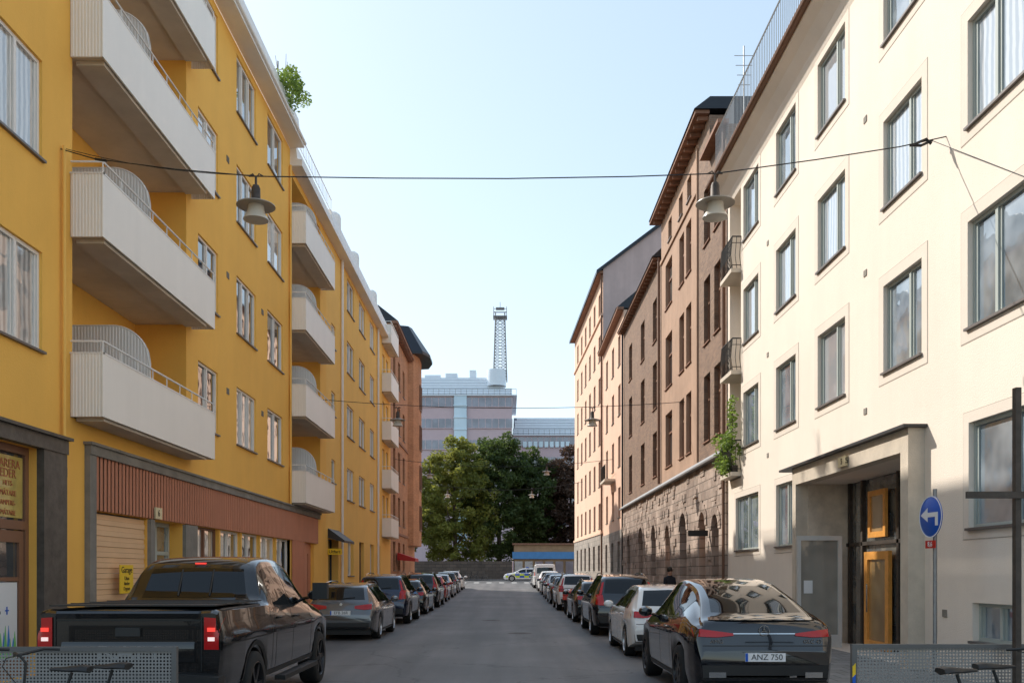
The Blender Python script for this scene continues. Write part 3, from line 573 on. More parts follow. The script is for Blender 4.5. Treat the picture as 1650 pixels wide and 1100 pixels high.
# ================================================================ PEACH BUILDINGS
root=thing('peach_building','lower peach plaster building with grey stone base between the brown house and the tall gable','building',(7,54.3,0))
Fc=Fac(root,7.0,-1)
for y0 in (55.8,59.2,62.8):
    for z in (1.8,5.2,8.4,11.6,14.7): Fc.win(y0,y0+1.2,z,z+1.9,fm=m['brframe'],panes=[G[0],G[3]],rec=.15,trans=(.65,))
Fc.wall(54.3,66,0,4.4,m['greystone'],proud=.05,name='stone_base',core=(.5,12)); Fc.wall(54.3,66,4.4,17.6,m['peach'],core=(.5,12))
part(bx(6.6,7,54.2,66,17.6,17.75),'cornice',m['tile'],root); b=MB(); b.prism([(6.55,17.75),(7.8,18.8),(13,18.8),(13,17.75)],'y',54.45,65.9); part(b,'roof',m['darkroof'],root)
o=bx(6.3,7.0,58.5,61.3,7.7,7.85).build('balcony',m['soffit'],root); railing([(6.35,58.5,7.85),(6.35,61.3,7.85)],.95,m['iron'],o)
root=thing('gabled_building','tall peach plaster building with bare grey gable at the far right end of the street','building',(7,66,0),rz=R(1.7))
Fc=Fac(root,7.0,-1)
for y0 in (67.4,70.4,73.4,76.4,79.4,82.6):
    for i in range(7): Fc.win(y0,y0+1.15,1.9+i*3.15,3.8+i*3.15,fm=m['brframe'],panes=[G[0],G[3]],rec=.15,trans=(.65,))
Fc.wall(66,86,0,4.6,m['greystone'],proud=.05,name='stone_base',core=(.5,12)); Fc.wall(66,86,4.6,24.0,m['peach'],core=(.5,12))
b=MB(); b.prism([(7,17),(7,24.0),(12.5,28.2),(19,24),(19,17)],'y',65.9,66.0); part(b,'gable_wall',m['gable'],root)
b=MB(); b.prism([(6.5,23.85),(12.5,28.4),(19.4,24),(19.4,23.8),(12.5,28.1),(6.5,23.6)],'y',65.75,86.2); part(b,'roof',m['darkroof'],root)
part(bx(6.6,7,65.9,86.1,23.65,23.84),'cornice',m['tile'],root)
for z in (4.6,20.6): part(bx(6.88,7,66,86,z,z+.18),'string_course',m['peach'],root)
downspout(root,6.9,66.1,.5,23.7,m['brown_soffit'],.07)
# ================================================================ FAR OFFICE COMPLEX
m['lilac']=M('lilac_panel',(.66,.50,.52),.7,var=.05); m['wband']=glass('band_glass',(.12,.11,.15),(.22,.21,.27),.5); m['louver']=M('louvre_white',(.84,.90,.96),.4,var=.04); m['louverdark']=M('louvre_gap',(.28,.33,.40),.5,var=.04); m['cyan']=glass('blue_glass',(.45,.6,.7),(.6,.75,.85),.3)
def office(label,x0,x1,y0,y1,top,nb):
    root=thing('office_building',label,'building',((x0+x1)/2,y0,.7)); b=MB()
    b.box(x0,x1,y0,y1,.7,top-3.6); part(b,'wall',m['lilac'],root)
    zz=top-4.0
    for i in range(nb):
        b=MB(); b.box(x0-.1,x1+.1,y0-.12,y0-.01,zz-1.7,zz); n=int((x1-x0)/1.2); o=part(b,'window_band',m['wband'],root)
        b=MB()
        for k in range(n+1): b.box(x0+k*(x1-x0)/n-.05,x0+k*(x1-x0)/n+.05,y0-.16,y0-.121,zz-1.7,zz)
        b.box(x0,x1,y0-.2,y0-.121,zz-1.78,zz-1.66); b.build('mullions',m['lilac'],o); zz-=3.9
    b=MB()
    for i in range(7): b.box(x0+.4*(i//3),x1-1.3*(i//3),y0+.5+i*.3,y1,top-3.6+i*.55,top-3.6+i*.55+.42)
    b.box(x0-.8,x1+.9,y0-.6,y1,top-3.75,top-3.6)
    o=part(b,'roof_louvres',m['louver'],root)
    bx(x0+.2,x1-2.8,y0+2.6,y1-.2,top-3.6,top+.2).build('louvre_backing',m['louverdark'],o)
    railing([(x0,y0-.5,top-3.6),(x1+.8,y0-.5,top-3.6)],1.1,m['galv'],root,1.0,.03,.04); return root
r1=office('long lilac and dark banded office block with white louvred roof behind the trees',-42,.8,165,185,37.8,6)
b=MB(); b.box(-9.8,-7.5,164.5,164.85,6,34.2)
for i in range(12): b.box(-9.9,-7.4,164.35,164.55,8+i*2.2,8.2+i*2.2)
part(b,'stair_glazing',m['cyan'],r1)
for x,w,h in ((-10.5,2.2,1.3),(-6.5,1.2,1.9),(-14,3,1.0)): part(bx(x-w/2,x+w/2,168,171,37.6,37.6+h),'roof_unit',m['louver'],r1)
b=MB(); b.lathe([(.001,3.1),(1.75,3.0),(1.8,0)],(-2.1,167,36.2),'z',20); part(b,'roof_tank',m['louver'],r1,40)
r2=office('lower lilac office wing with small blue windows right of the lattice tower',1.0,40,176,195,32.2,5)
for i in range(9): part(bx(3+i*1.05,3.7+i*1.05,175.6,175.86,26.2,27.3),'window',m['cyan'],r2)
b=MB(); tw=(-1.4,168)
zs=[38+i*1.15 for i in range(11)]
for sx,sy in ((-1,-1),(1,-1),(1,1),(-1,1)): b.tube([(tw[0]+sx*1.25,tw[1]+sy*1.25,37.5),(tw[0]+sx*.85,tw[1]+sy*.85,50)],.11,4)
for i in range(10):
    w0=1.25-.4*i/11; w1=1.25-.4*(i+1)/11; z0,z1=zs[i],zs[i+1]
    for (a,c) in (((-1,-1),(1,-1)),((1,-1),(1,1)),((1,1),(-1,1)),((-1,1),(-1,-1))):
        b.tube([(tw[0]+a[0]*w0,tw[1]+a[1]*w0,z0),(tw[0]+c[0]*w0,tw[1]+c[1]*w0,z0)],.05,4); b.tube([(tw[0]+a[0]*w0,tw[1]+a[1]*w0,z0),(tw[0]+c[0]*w1,tw[1]+c[1]*w1,z1)],.05,4); b.tube([(tw[0]+c[0]*w0,tw[1]+c[1]*w0,z0),(tw[0]+a[0]*w1,tw[1]+a[1]*w1,z1)],.05,4)
t=thing('lattice_tower','tall grey steel lattice antenna tower on the office roof','tower',(tw[0],tw[1],37.5)); b.build('mast',m['galv'],t)
b=MB(); b.box(tw[0]-1.3,tw[0]+1.3,tw[1]-1.3,tw[1]+1.3,49.2,49.35); b.box(tw[0]-.8,tw[0]+.8,tw[1]-.8,tw[1]+.8,50.9,51.0)
for sx,sy in ((-1,-1),(1,-1),(1,1),(-1,1)): b.tube([(tw[0]+sx*1.2,tw[1]+sy*1.2,49.3),(tw[0]+sx*1.2,tw[1]+sy*1.2,51)],.06,4)
for z in (50,50.6): b.tube([(tw[0]-1.2,tw[1]-1.2,z),(tw[0]+1.2,tw[1]-1.2,z),(tw[0]+1.2,tw[1]+1.2,z),(tw[0]-1.2,tw[1]+1.2,z),(tw[0]-1.2,tw[1]-1.2,z)],.05,4)
b.tube([(tw[0],tw[1],51),(tw[0],tw[1],52.2)],.05,4); b.build('platform',m['galv'],t)
tag(bx(-45,.6,114,114.6,.85,3.2).build('retaining_wall',m['retain'],loc=(-22,114,.7)),'dark stone retaining wall under the trees beyond the crossing','wall')
root=thing('low_pavilion','low brown pavilion with a muted blue fascia strip behind the crossing','building',(10,115,.7))
m['pavb']=M('pavilion_brown',(.34,.22,.12),.7,var=.2,vs=1); bx(.8,30,115,117.5,.85,5.3).build('wall',m['pavb'],root); m['bluef']=M('blue_fascia',(.07,.24,.50),.5,var=.1); bx(.6,30,114.6,114.95,3.5,4.4).build('fascia',m['bluef'],root); bx(.6,30,114.7,117.7,5.3,5.5).build('roof',m['tile'],root)
b=MB()
for i in range(20): b.box(.9+i*1.3,1.9+i*1.3,114.85,114.98,1.3,3.2)
b.build('window_band',m['wband'],root)
def tree(label,x,y,h,r,mat,nc,seed,cb=4.0,ry=None):
    random.seed(seed); z0=.72; ry=ry or r
    t=thing('street_tree',label,'tree',(x,y,z0),group='trees at the end of the street')
    b=MB(); b.tube([(x,y,z0),(x+.1,y,z0+h*.2),(x-.1,y,z0+h*.45),(x,y,z0+h*.8)],.42,9,.1)
    for i in range(11):
        a=random.uniform(0,6.28); z=z0+h*random.uniform(.22,.6); rr=r*random.uniform(.5,.85)
        b.tube([(x,y,z),(x+math.cos(a)*rr*.5,y+math.sin(a)*rr*.5,z+h*.08),(x+math.cos(a)*rr,y+math.sin(a)*rr,z+h*.2)],.16,6,.03)
    b.build('trunk',m['bark'],t,60); b=MB(); cz=z0+(h+cb)/2; hz=(h-cb)/2
    for i in range(nc):
        while 1:
            p=Vector((random.uniform(-1,1),random.uniform(-1,1),random.uniform(-1,1)))
            if .35<p.length<1 and not (p.y>.45 and p.length<.8): break
        k=random.uniform(.55,1.05); w=1.0-.2*max(0,p.z)
        b.leaves((x+p.x*r*w,y+p.y*ry*w,cz+p.z*hz),(1.2*k,1.2*k,.85*k),int(150*k),.23)
    b.build('crown',mat,t); return t
tree('broad light green tree leftmost at the end of the street',-6.9,117.5,18.6,5.6,m['leafA'],260,1,1.6)
tree('dark green tree in the middle behind the light green one',-1.2,121,20.3,5.2,m['leafB'],250,2,1.8)
tree('dark green tree just right of the middle of the street end',3.8,122,17.8,4.3,m['leafB'],200,3,2.5)
tree('dark reddish leaved tree at the right of the street end',8.6,122,17.8,4.2,m['leafC'],200,4,2.5)
tree('light green tree mostly hidden behind the orange corner building',-15.5,119,18,5.5,m['leafA'],150,5,2)
tree('dark tree partly hidden behind the tall gabled building',14.5,123,15,4.5,m['leafB'],120,6,3.2)
random.seed(11)
# ================================================================ CABLES AND LAMPS
def catenary(p,q,sag,n=14): 
    p,q=Vector(p),Vector(q); return [p.lerp(q,i/n)-Vector((0,0,sag*4*(i/n)*(1-i/n))) for i in range(n+1)]
lampo=thing('hanging_street_lamp','disc street lamp hanging from the near cable on the left by the yellow building','street lamp',(-4.14,14.8,8.2),group='street lamps hung over the road')
def L(b,n,mt,sm=50): return b.build(n,mt,lampo,sm,local=True)
b=MB(); b.tube([(-.12,0,.06),(-.05,0,.10),(0,0,.03),(.05,0,.10),(.12,0,.06)],.012,5); b.tube([(-.12,0,.06),(.12,0,.06)],.012,5); b.tube([(0,0,.05),(0,0,-.12)],.02,6); L(b,'hanger',m['rust'])
b=MB(); b.lathe([(.001,-.08),(.05,-.09),(.07,-.14),(.075,-.34),(.11,-.38)],(0,0,0)); L(b,'lamp_housing',m['rust'])
b=MB(); b.lathe([(.10,-.36),(.20,-.385),(.31,-.42),(.315,-.435),(.19,-.42),(.10,-.42)],(0,0,0),n=32); L(b,'lamp_shade',m['lampw'])
b=MB(); b.lathe([(.13,-.42),(.135,-.50),(.155,-.56),(.20,-.64),(.205,-.66),(.15,-.665),(.001,-.67)],(0,0,0),n=32); L(b,'lamp_bowl',m['bowl'])
def lamp(x,y,z,lab): c=copy_tree(lampo); c.location=(x,y,z); c['label']=lab
lamp(3.39,14.7,8.2,'disc street lamp hanging from the near cable in front of the brown brick house')
lamp(-4.35,35.6,8.2,'small street lamp on the second cable against the orange brick building')
lamp(3.35,35.6,8.2,'small street lamp on the second cable in front of the peach building')
lamp(2.6,60,8.9,'distant street lamp hanging on the right in front of the trees'); lamp(-5.2,60,8.7,'distant street lamp hanging beside the orange corner bay')
lamp(-5.2,78,8.9,'farthest street lamp on the left before the light green tree'); lamp(2.1,78,8.9,'farthest street lamp on the right before the dark trees')
def cable(lab,pts,r=.013,extra=None):
    b=MB(); b.tube(pts,r,5)
    if extra:
        for e in extra: b.tube(e,r*2.2,6)
    tag(b.build('overhead_cable',m['iron'],loc=tuple(pts[0])),lab,'cable','cables strung across the street')
cable('nearest overhead cable crossing the street between the yellow and cream buildings',[Vector(p) for p in ((-7.5,15.1,8.85),(-6.9,15.05,8.66),(-5.5,14.9,8.42),(-4.14,14.8,8.26),(-2,14.78,8.22),(0,14.75,8.2),(2,14.72,8.22),(3.39,14.7,8.26),(5,14.55,8.42),(6.3,14.45,8.58),(7.0,14.36,8.7))],.010,
  [[(6.55,14.42,8.62),(6.7,14.4,8.68),(6.78,14.4,8.6)],[(-6.9,15.05,8.66),(-6.7,15.03,8.62)],[(6.45,14.44,8.6),(6.62,14.41,8.58),(6.8,14.4,8.66)]])
cable('thin guy wire running down the cream wall from the near cable knot',[Vector((6.78,14.4,8.66)),Vector((6.95,12.0,7.0))],.006)
cable('power lead following the near cable along the yellow wall',catenary((-7.45,15.15,8.88),(-4.2,14.85,8.3),.1),.006)
cable('second overhead cable carrying two small lamps',catenary((-7.5,35.6,8.6),(7.0,35.6,8.5),.3),.012)
cable('third overhead cable in front of the distant trees',catenary((-7.5,60,9.3),(7,60,9.3),.5),.015); cable('farthest overhead cable before the trees',catenary((-7.5,78,9.6),(6.5,78,9.6),.7),.018)
# ================================================================ CARS
def interp(c,y):
    if y<=c[0][0]: return c[0][1]
    for (a,v),(b_,w) in zip(c,c[1:]):
        if y<=b_: return v+(w-v)*(y-a)/(b_-a) if b_>a else w
    return c[-1][1]
def smoothf(c,Lc,k=.07,grow=0):
    def f(y):
        kk=k+grow*max(0,min(y-.2,Lc-.35-y,1.0)) if grow else k
        ws=(1,2,3,4,5,4,3,2,1); return sum(w*interp(c,min(Lc,max(0,y+d*kk/3))) for w,d in zip(ws,(-4,-3,-2,-1,0,1,2,3,4)))/25.
    return f
class Car:
    def __init__(s,sp):
        s.sp=sp; Lc=s.L=sp['L']; W=s.W=sp['W']; s.top=smoothf(sp['top'],Lc,sp.get('k',.06),sp.get('grow',.22)); wt=smoothf(sp['wt'],Lc,.14)
        plan=smoothf(sp.get('plan',[(0,.84),(.08,.92),(.3,.97),(.8,1),(Lc-.8,1),(Lc-.3,.93),(Lc-.08,.82),(Lc,.72)]),Lc,.05)
        belt=smoothf(sp['belt'],Lc,.12); Rw=sp['R']; Ra=Rw+.055
        ys=set(); n=80
        for i in range(n+1): ys.add(round(Lc*(1-math.cos(math.pi*i/n))/2,4))
        for yw in sp['wy']:
            for i in range(17): ys.add(round(yw-Ra*math.cos(math.pi*i/16),4))
            ys.add(round(yw-Ra-.004,4)); ys.add(round(yw+Ra+.004,4))
        ys=sorted(ys); k=None; V=[]; Fs=[]
        s.belt=belt
        for y in ys:
            zt=s.top(y); zb=min(belt(y),zt-.03); w=W*plan(y); wr=wt(y)*plan(y)**.3
            z0=interp(sp['sill'],y)
            for yw in sp['wy']:
                d=abs(y-yw)
                if d<Ra: z0=max(z0,Rw+math.sqrt(Ra*Ra-d*d)-.01)
            zs=max(min(sp['sh'],zb-.08),z0+.04); zr=max(zt-.085,zb+.008)
            pts=[(w*.955,z0),(w*.978,z0+(zs-z0)*.2),(w*.992,z0+(zs-z0)*.5),(w*1.0,z0+(zs-z0)*.82),(w*.995,zs),(w*.965,(zs+zb)/2),(w*.945,zb)]
            a,bz=pts[-1]
            for t in (.25,.5,.75): pts.append((a+(wr-a)*t+.018*math.sin(math.pi*t),bz+(zr-bz)*t))
            pts+=[(wr,zr),(wr*.975,zr+(zt-zr)*.42),(wr*.93,zr+(zt-zr)*.68),(wr*.8,zt-.015),(wr*.6,zt-.007),(wr*.3,zt-.002),(0,zt)]
            full=pts+[(-x,z) for x,z in pts[::-1][1:]]
            k=len(full); V+=[(x,y,z) for x,z in full]
        for i in range(len(ys)-1):
            for j in range(k-1): Fs.append((i*k+j,i*k+j+1,(i+1)*k+j+1,(i+1)*k+j))
            Fs.append((i*k+k-1,i*k,(i+1)*k,(i+1)*k+k-1))
        Fs.append(tuple(range(k))[::-1]); Fs.append(tuple((len(ys)-1)*k+j for j in range(k)))
        s.V,s.F=V,Fs; s.bvh=BVHTree.FromPolygons([Vector(v) for v in V],[f for f in Fs])
    def hit(s,ax,u,v):
        if ax=='rear': o,d=Vector((u,-3,v)),Vector((0,1,0))
        elif ax=='front': o,d=Vector((u,s.L+3,v)),Vector((0,-1,0))
        elif ax=='R': o,d=Vector((3,u,v)),Vector((-1,0,0))
        else: o,d=Vector((-3,u,v)),Vector((1,0,0))
        return s.bvh.ray_cast(o,d)[0],d
    def decal(s,b,ax,B,T,off=.006,nu=4,nv=6):
        rows=[]
        for i in range(len(B)-1):
            for j in range(nu if i<len(B)-2 else nu+1):
                t=j/nu; p=(B[i][0]+(B[i+1][0]-B[i][0])*t,B[i][1]+(B[i+1][1]-B[i][1])*t); q=(T[i][0]+(T[i+1][0]-T[i][0])*t,T[i][1]+(T[i+1][1]-T[i][1])*t)
                col=[]
                for k in range(nv+1):
                    h,d=s.hit(ax,p[0]+(q[0]-p[0])*k/nv,p[1]+(q[1]-p[1])*k/nv); col.append(None if h is None else h-d*off)
                rows.append(col)
        idx={}
        for i,col in enumerate(rows):
            for k,p in enumerate(col):
                if p is not None: idx[(i,k)]=len(b.v); b.v.append(tuple(p))
        for i in range(len(rows)-1):
            for k in range(nv):
                K=[(i,k),(i+1,k),(i+1,k+1),(i,k+1)]
                if any(q not in idx for q in K): continue
                P=[Vector(b.v[idx[q]]) for q in K]
                if max((P[a]-P[c]).length for a in range(4) for c in range(a))>.7: continue
                b.f.append(tuple(idx[q] for q in K)); b.mi.append(b.cur)
        return b
WH={}
def wheel(R_,w,dark,ns):
    k=(R_,w,dark,ns)
    if k in WH: return WH[k]
    t=MB(); t.lathe([(R_*.70,-w/2),(R_*.93,-w/2),(R_*.985,-w/2+.02),(R_,-w/2+.05),(R_,w/2-.05),(R_*.985,w/2-.02),(R_*.93,w/2),(R_*.70,w/2)],(0,0,0),'x',36,True)
    r=MB(); r.lathe([(R_*.71,-w/2+.02),(R_*.71,w/2-.005),(R_*.68,w/2+.003),(R_*.65,w/2-.02),(R_*.63,-.02),(.001,-.02)],(0,0,0),'x',36)
    r.lathe([(.001,w/2-.01),(.05,w/2-.012),(.075,w/2-.03),(.075,-.02)],(0,0,0),'x',16)
    for i in range(ns):
        a=2*math.pi*i/ns; ca,sa=math.cos(a),math.sin(a)
        def P(rad,tan,x): return (x,rad*ca-tan*sa,rad*sa+tan*ca)
        x1,x0=w/2-.02,w/2-.055; ro=R_*.66; wa,wb=.028,.036
        r.add([P(.05,-wa,x0),P(.05,wa,x0),P(ro,wb,x0),P(ro,-wb,x0),P(.05,-wa,x1),P(.05,wa,x1),P(ro,wb,x1+.008),P(ro,-wb,x1+.008)],[(4,5,6,7),(0,1,5,4),(1,2,6,5),(2,3,7,6),(3,0,4,7)])
    WH[k]=(t.mesh('wheel',m['tyre'],45),r.mesh('rim',m['rimdark'] if dark else m['rim'],30)); return WH[k]
CARS={}
def build_car(key,sp,label,pt,loc,rz=0,group='cars parked along the kerbs',cat='car',name='parked_car',plate=None):
    c=Car(sp); Lc,W=c.L,c.W; root=thing(name,label,cat,loc,rz,group)
    def put(b,n,mt,par=None,sm=30): return b.build(n,mt,par or root,sm,local=True)
    bb=MB(); bb.add(c.V,c.F); put(bb,'body',pt,sm=48)
    zc=sp['sill'][len(sp['sill'])//2][1]; put(MB().box(-W*.8,W*.8,.25,Lc-.25,zc-.05,zc+.1),'underbody',m['trim'])
    for yw in sp['wy']:
        for sd in (-1,1):
            tm,rm=wheel(sp['R'],sp.get('tw',.23),sp.get('drim',False),sp.get('ns',5)); o=inst('wheel',tm,root,(sd*(W-.14),yw,sp['R'])); o.rotation_euler=(random.uniform(0,1) ,0,0 if sd>0 else math.pi); inst('rim',rm,o)
    for sd,ax in ((-1,'Lf'),(1,'R')):
        for (y0,y1) in sp['sw']:
            n=10; B=[];T=[]
            for i in range(n+1):
                y=y0+(y1-y0)*i/n; zb=c.belt(y)+.03; zt=max(zb+.012,c.top(y)-sp.get('dz',.12)); B.append((y,zb)); T.append((y,zt))
            put(c.decal(MB(),ax,B,T,.004,1,6),'side_window',m['cglass'],sm=60)
        if sp.get('wtrim'):
            y0,y1=sp['sw'][0][0]-.02,sp['sw'][-1][1]-.02; n=14; B=[(y0+(y1-y0)*i/n,c.belt(y0+(y1-y0)*i/n)+.008) for i in range(n+1)]
            put(c.decal(MB(),ax,B,[(a,z+.016) for a,z in B],.009,1,1),'window_trim',m['chrome'])
        for y0,z0,z1 in sp['door']:
            put(c.decal(MB(),ax,[(y0-.006,z0),(y0+.006,z0)],[(y0-.006,z1),(y0+.006,z1)],.0025,1,14),'door_gap',m['black'])
        if 'rock' in sp:
            z0,z1=sp['rock']; a=sp['wy'][0]+sp['R']+.09; d=sp['wy'][1]-sp['R']-.09
            put(c.decal(MB(),ax,[(a,z0),(d,z0)],[(a,z1),(d,z1)],.006,12,3),'sill_trim',m['trim'])
        if sp.get('flare'):
            for yw in sp['wy']:
                b=MB(); r0,r1=sp['R']+.06,sp['R']+.115; B=[];T=[]
                for i in range(17):
                    a=math.pi*(i/16.); B.append((yw-r0*math.cos(a),sp['R']+r0*math.sin(a)-.005+.02)); T.append((yw-r1*math.cos(a),sp['R']+r1*math.sin(a)+.02))
                put(c.decal(b,ax,B,T,.012,1,2),'wheel_arch_trim',sp['flare'])
        for y,z in sp['hand']:
            h,_=c.hit(ax,y,z)
            if h: put(MB().tube([(h.x+sd*.012,y-.1,z),(h.x+sd*.035,y-.07,z),(h.x+sd*.035,y+.07,z),(h.x+sd*.012,y+.1,z)],.014,6),'door_handle',sp.get('handm',pt))
        my,mz=sp['mir']; mb=MB(); mb.lathe([(.001,-.06),(.07,-.05),(.10,0),(.09,.06),(.05,.10),(.001,.115)],(0,0,0),'y',14)
        mb.v=[(x*1.15+sd*(W+.09),y+my,z*.85+mz) for x,y,z in mb.v]; mb.tube([(sd*(W-.1),my+.02,mz-.06),(sd*(W+.04),my,mz-.03)],.025,6)
        put(mb,'mirror',pt,sm=50)
        if 'rail' in sp:
            a,d=sp['rail']; P=[]
            for i in range(11):
                y=a+(d-a)*i/10; P.append((sd*(interp(sp['wt'],y)-.05),y,c.top(y)+(.0 if i in (0,10) else .035)))
            put(MB().tube(P,.014,6),'roof_rail',m['chrome'] if sp.get('railc') else m['trim'])
    x0,x1,z0,z1=sp['rg']; put(c.decal(MB(),'rear',[(-x0,z0),(0,z0-.01),(x0,z0)],[(-x1,z1),(0,z1+.015),(x1,z1)],.005,10,14),'rear_window',m['cglass'],sm=60)
    x0,x1,z0,z1=sp['fg']; put(c.decal(MB(),'front',[(-x0,z0),(x0,z0)],[(-x1,z1),(x1,z1)],.005,12,8),'windscreen',m['cglass'],sm=60)
    for sd in (-1,1):
        for (B,T,mt) in sp['tl']:
            put(c.decal(MB(),'rear',[(sd*x,z) for x,z in B],[(sd*x,z) for x,z in T],.016,4,5),'tail_light',mt)
        put(c.decal(MB(),'front',[(sd*W*.5,sp['hl']-.07),(sd*W*.86,sp['hl']-.03)],[(sd*W*.5,sp['hl']+.02),(sd*W*.86,sp['hl']+.08)],.012,6,4),'headlight',m['lwhite'])
    put(c.decal(MB(),'front',[(-W*.45,sp['hl']-.16),(W*.45,sp['hl']-.16)],[(-W*.45,sp['hl']+.02),(W*.45,sp['hl']+.02)],.012,8,4),'grille',m['trim'])
    for (xx,z0,z1) in sp['bump']: put(c.decal(MB(),'rear',[(-xx,z0),(xx,z0)],[(-xx*1.02,z1),(xx*1.02,z1)],.012,20,4),'bumper_trim',m['trim'])
    for B,T,mt,nm in sp.get('extra',()): put(c.decal(MB(),'rear',B,T,.012,12,3),nm,mt)
    for xx,z in sp.get('shut',()):
        put(c.decal(MB(),'rear',[(-xx,z),(xx,z)],[(-xx,z+.012),(xx,z+.012)],.003,16,1),'tailgate_gap',m['black'])
    pz=sp['pz']; h,_=c.hit('rear',0,pz); h2,_=c.hit('rear',0,pz+.05); y=min(h.y,h2.y)-.014
    po=put(MB().box(-.26,.26,y,y+.012,pz-.055,pz+.055),'number_plate',m['signwhite'])
    if plate:
        put(MB().box(-.258,-.225,y-.002,y,pz-.053,pz+.053),'plate_strip',m['signblue'],po); text(plate,.105,m['black'],po,(.02,y-.002,pz),RC,'plate_lettering',.001,sx=1.0,local=True)
    if sp.get('wiper',True): 
        h,_=c.hit('rear',.02,sp['rg'][2]+.03); h3,_=c.hit('rear',.34,sp['rg'][2]+.06)
        if h and h3: put(MB().tube([h-Vector((0,.02,0)),h3-Vector((0,.02,0))],.009,4),'wiper',m['trim'])
    hh,_=c.hit('rear',0,sp['ez'])
    if hh and not sp.get('nobadge'): put(MB().lathe([(.001,-.008),(.035,-.008),(.04,0)],(0,hh.y-.002,sp['ez']),'y',16),'badge',m['chrome'])
    CARS[key]=root; return root,c,put
def place(key,pt,loc,label,rz=0,group='cars parked along the kerbs'):
    o=copy_tree(CARS[key]); o.location=loc; o.rotation_euler=(0,0,rz); o['label']=label
    for ch in o.children:
        if ch.name.split('.')[0] in ('body','mirror','door_handle') and len(ch.material_slots):
            ch.material_slots[0].link='OBJECT'; ch.material_slots[0].material=pt
    return o
def sill(L,a=.24): return [(0,.36),(.12,.30),(.5,a),(L-.5,a),(L-.1,.26),(L,.32)]
X_R=3.22; X_L=-4.28
sp=dict(L=4.75,W=.97,R=.375,wy=(.93,3.82),tw=.27,drim=True,ns=10,sh=.93,wtrim=True,
 top=[(0,.66),(.03,.88),(.07,1.04),(.12,1.14),(.32,1.18),(.9,1.43),(1.5,1.60),(2.1,1.67),(2.6,1.66),(3.0,1.55),(3.55,1.2),(3.7,1.12),(4.4,1.0),(4.65,.85),(4.75,.62)],
 belt=[(0,1.0),(.6,1.13),(1.2,1.12),(3.5,1.02),(4.75,.8)],wt=[(0,.84),(.3,.80),(.8,.68),(1.3,.61),(2.6,.62),(3.3,.68),(3.7,.76),(4.75,.66)],sill=sill(4.75,.27),k=.05,dz=.10,
 sw=((1.05,1.5),(1.55,2.3),(2.36,3.42)),door=((1.52,.45,1.1),(2.33,.36,1.08),(3.28,.36,1.03)),rock=(.285,.36),hand=((1.75,.97),(2.6,.95)),handm=m['chrome'],mir=(3.15,1.12),
 rg=(.60,.48,1.225,1.55),fg=(.66,.55,1.2,1.56),hl=.8,nobadge=True,
 tl=[([(.40,.935),(.62,.915),(.90,.925)],[(.40,.965),(.62,.995),(.90,1.03)],m['lred'])],bump=[(.80,.34,.56)],pz=.66,ez=.985,wiper=False,shut=((.80,.80),),
 extra=[([(-.40,.955),(.40,.955)],[(-.40,.967),(.40,.967)],m['chrome'],'trim_strip'),([(-.62,.40),(.62,.40)],[(-.62,.425),(.62,.425)],m['chrome'],'diffuser_trim')])
root,c,put=build_car('coupe',sp,'glossy black coupe SUV with red lights parked nearest on the right',PT['black'],(3.32,11.6,0),plate='ANZ 750')
for sd in (-1,1): put(MB().box(sd*.62-.11,sd*.62+.11,-.03,.05,.40,.47),'exhaust_tip',m['chrome'])
b=MB(); b.lathe([(.046,-.004),(.052,-.004),(.052,.004),(.046,.004)],(0,0,0),'y',24,True); y=c.hit('rear',0,.985)[0].y-.02
for a in (90,210,330): b.add([(math.cos(R(a))*.048,0,math.sin(R(a))*.048),(math.cos(R(a+90))*.009,0,math.sin(R(a+90))*.009),(math.cos(R(a-90))*.009,0,math.sin(R(a-90))*.009)],[(0,1,2)])
b.v=[(x*1.35,yy+y,z*1.35+1.0) for x,yy,z in b.v]; put(b,'emblem',m['chrome'])
text('GLC 43',.075,m['chrome'],root,(.62,c.hit('rear',.62,.85)[0].y-.012,.86),RC,'model_lettering',.003,local=True); text('AMG',.075,m['chrome'],root,(-.62,c.hit('rear',-.62,.85)[0].y-.012,.86),RC,'model_lettering',.003,local=True)
put(c.decal(MB(),'rear',[(-.70,1.135),(.70,1.135)],[(-.68,1.165),(.68,1.165)],.035,14,2),'spoiler_lip',PT['black'])
W1=dict(L=4.7,W=.92,R=.335,wy=(.98,3.78),sh=.80,wtrim=True,
 top=[(0,.60),(.03,.78),(.08,.98),(.16,1.04),(.5,1.38),(.75,1.45),(1.6,1.49),(2.4,1.48),(2.85,1.38),(3.45,1.06),(3.6,1.0),(4.4,.88),(4.62,.74),(4.7,.55)],
 belt=[(0,.92),(1,.96),(3.5,.92),(4.7,.7)],wt=[(0,.80),(.15,.76),(.5,.63),(1.0,.58),(2.5,.58),(3.2,.66),(3.6,.74),(4.7,.62)],sill=sill(4.7,.2),grow=.08,
 sw=((.62,1.25),(1.32,2.15),(2.21,3.35)),door=((1.28,.4,.93),(2.18,.3,.93),(3.2,.3,.92)),rock=(.21,.26),hand=((1.5,.86),(2.45,.84)),mir=(3.05,1.0),rail=(.8,2.6),railc=True,
 rg=(.60,.52,1.055,1.36),fg=(.64,.53,1.06,1.40),hl=.68,tl=[([(.36,.83),(.6,.80),(.85,.82)],[(.36,.90),(.6,.93),(.85,.96)],m['lred'])],bump=[(.78,.34,.47)],pz=.72,ez=.93,shut=((.74,.56),))
build_car('wagon',W1,'graphite grey estate car with roof rails just ahead of the black pickup',PT['grey'],(X_L,23,0),plate='EFB 26R')
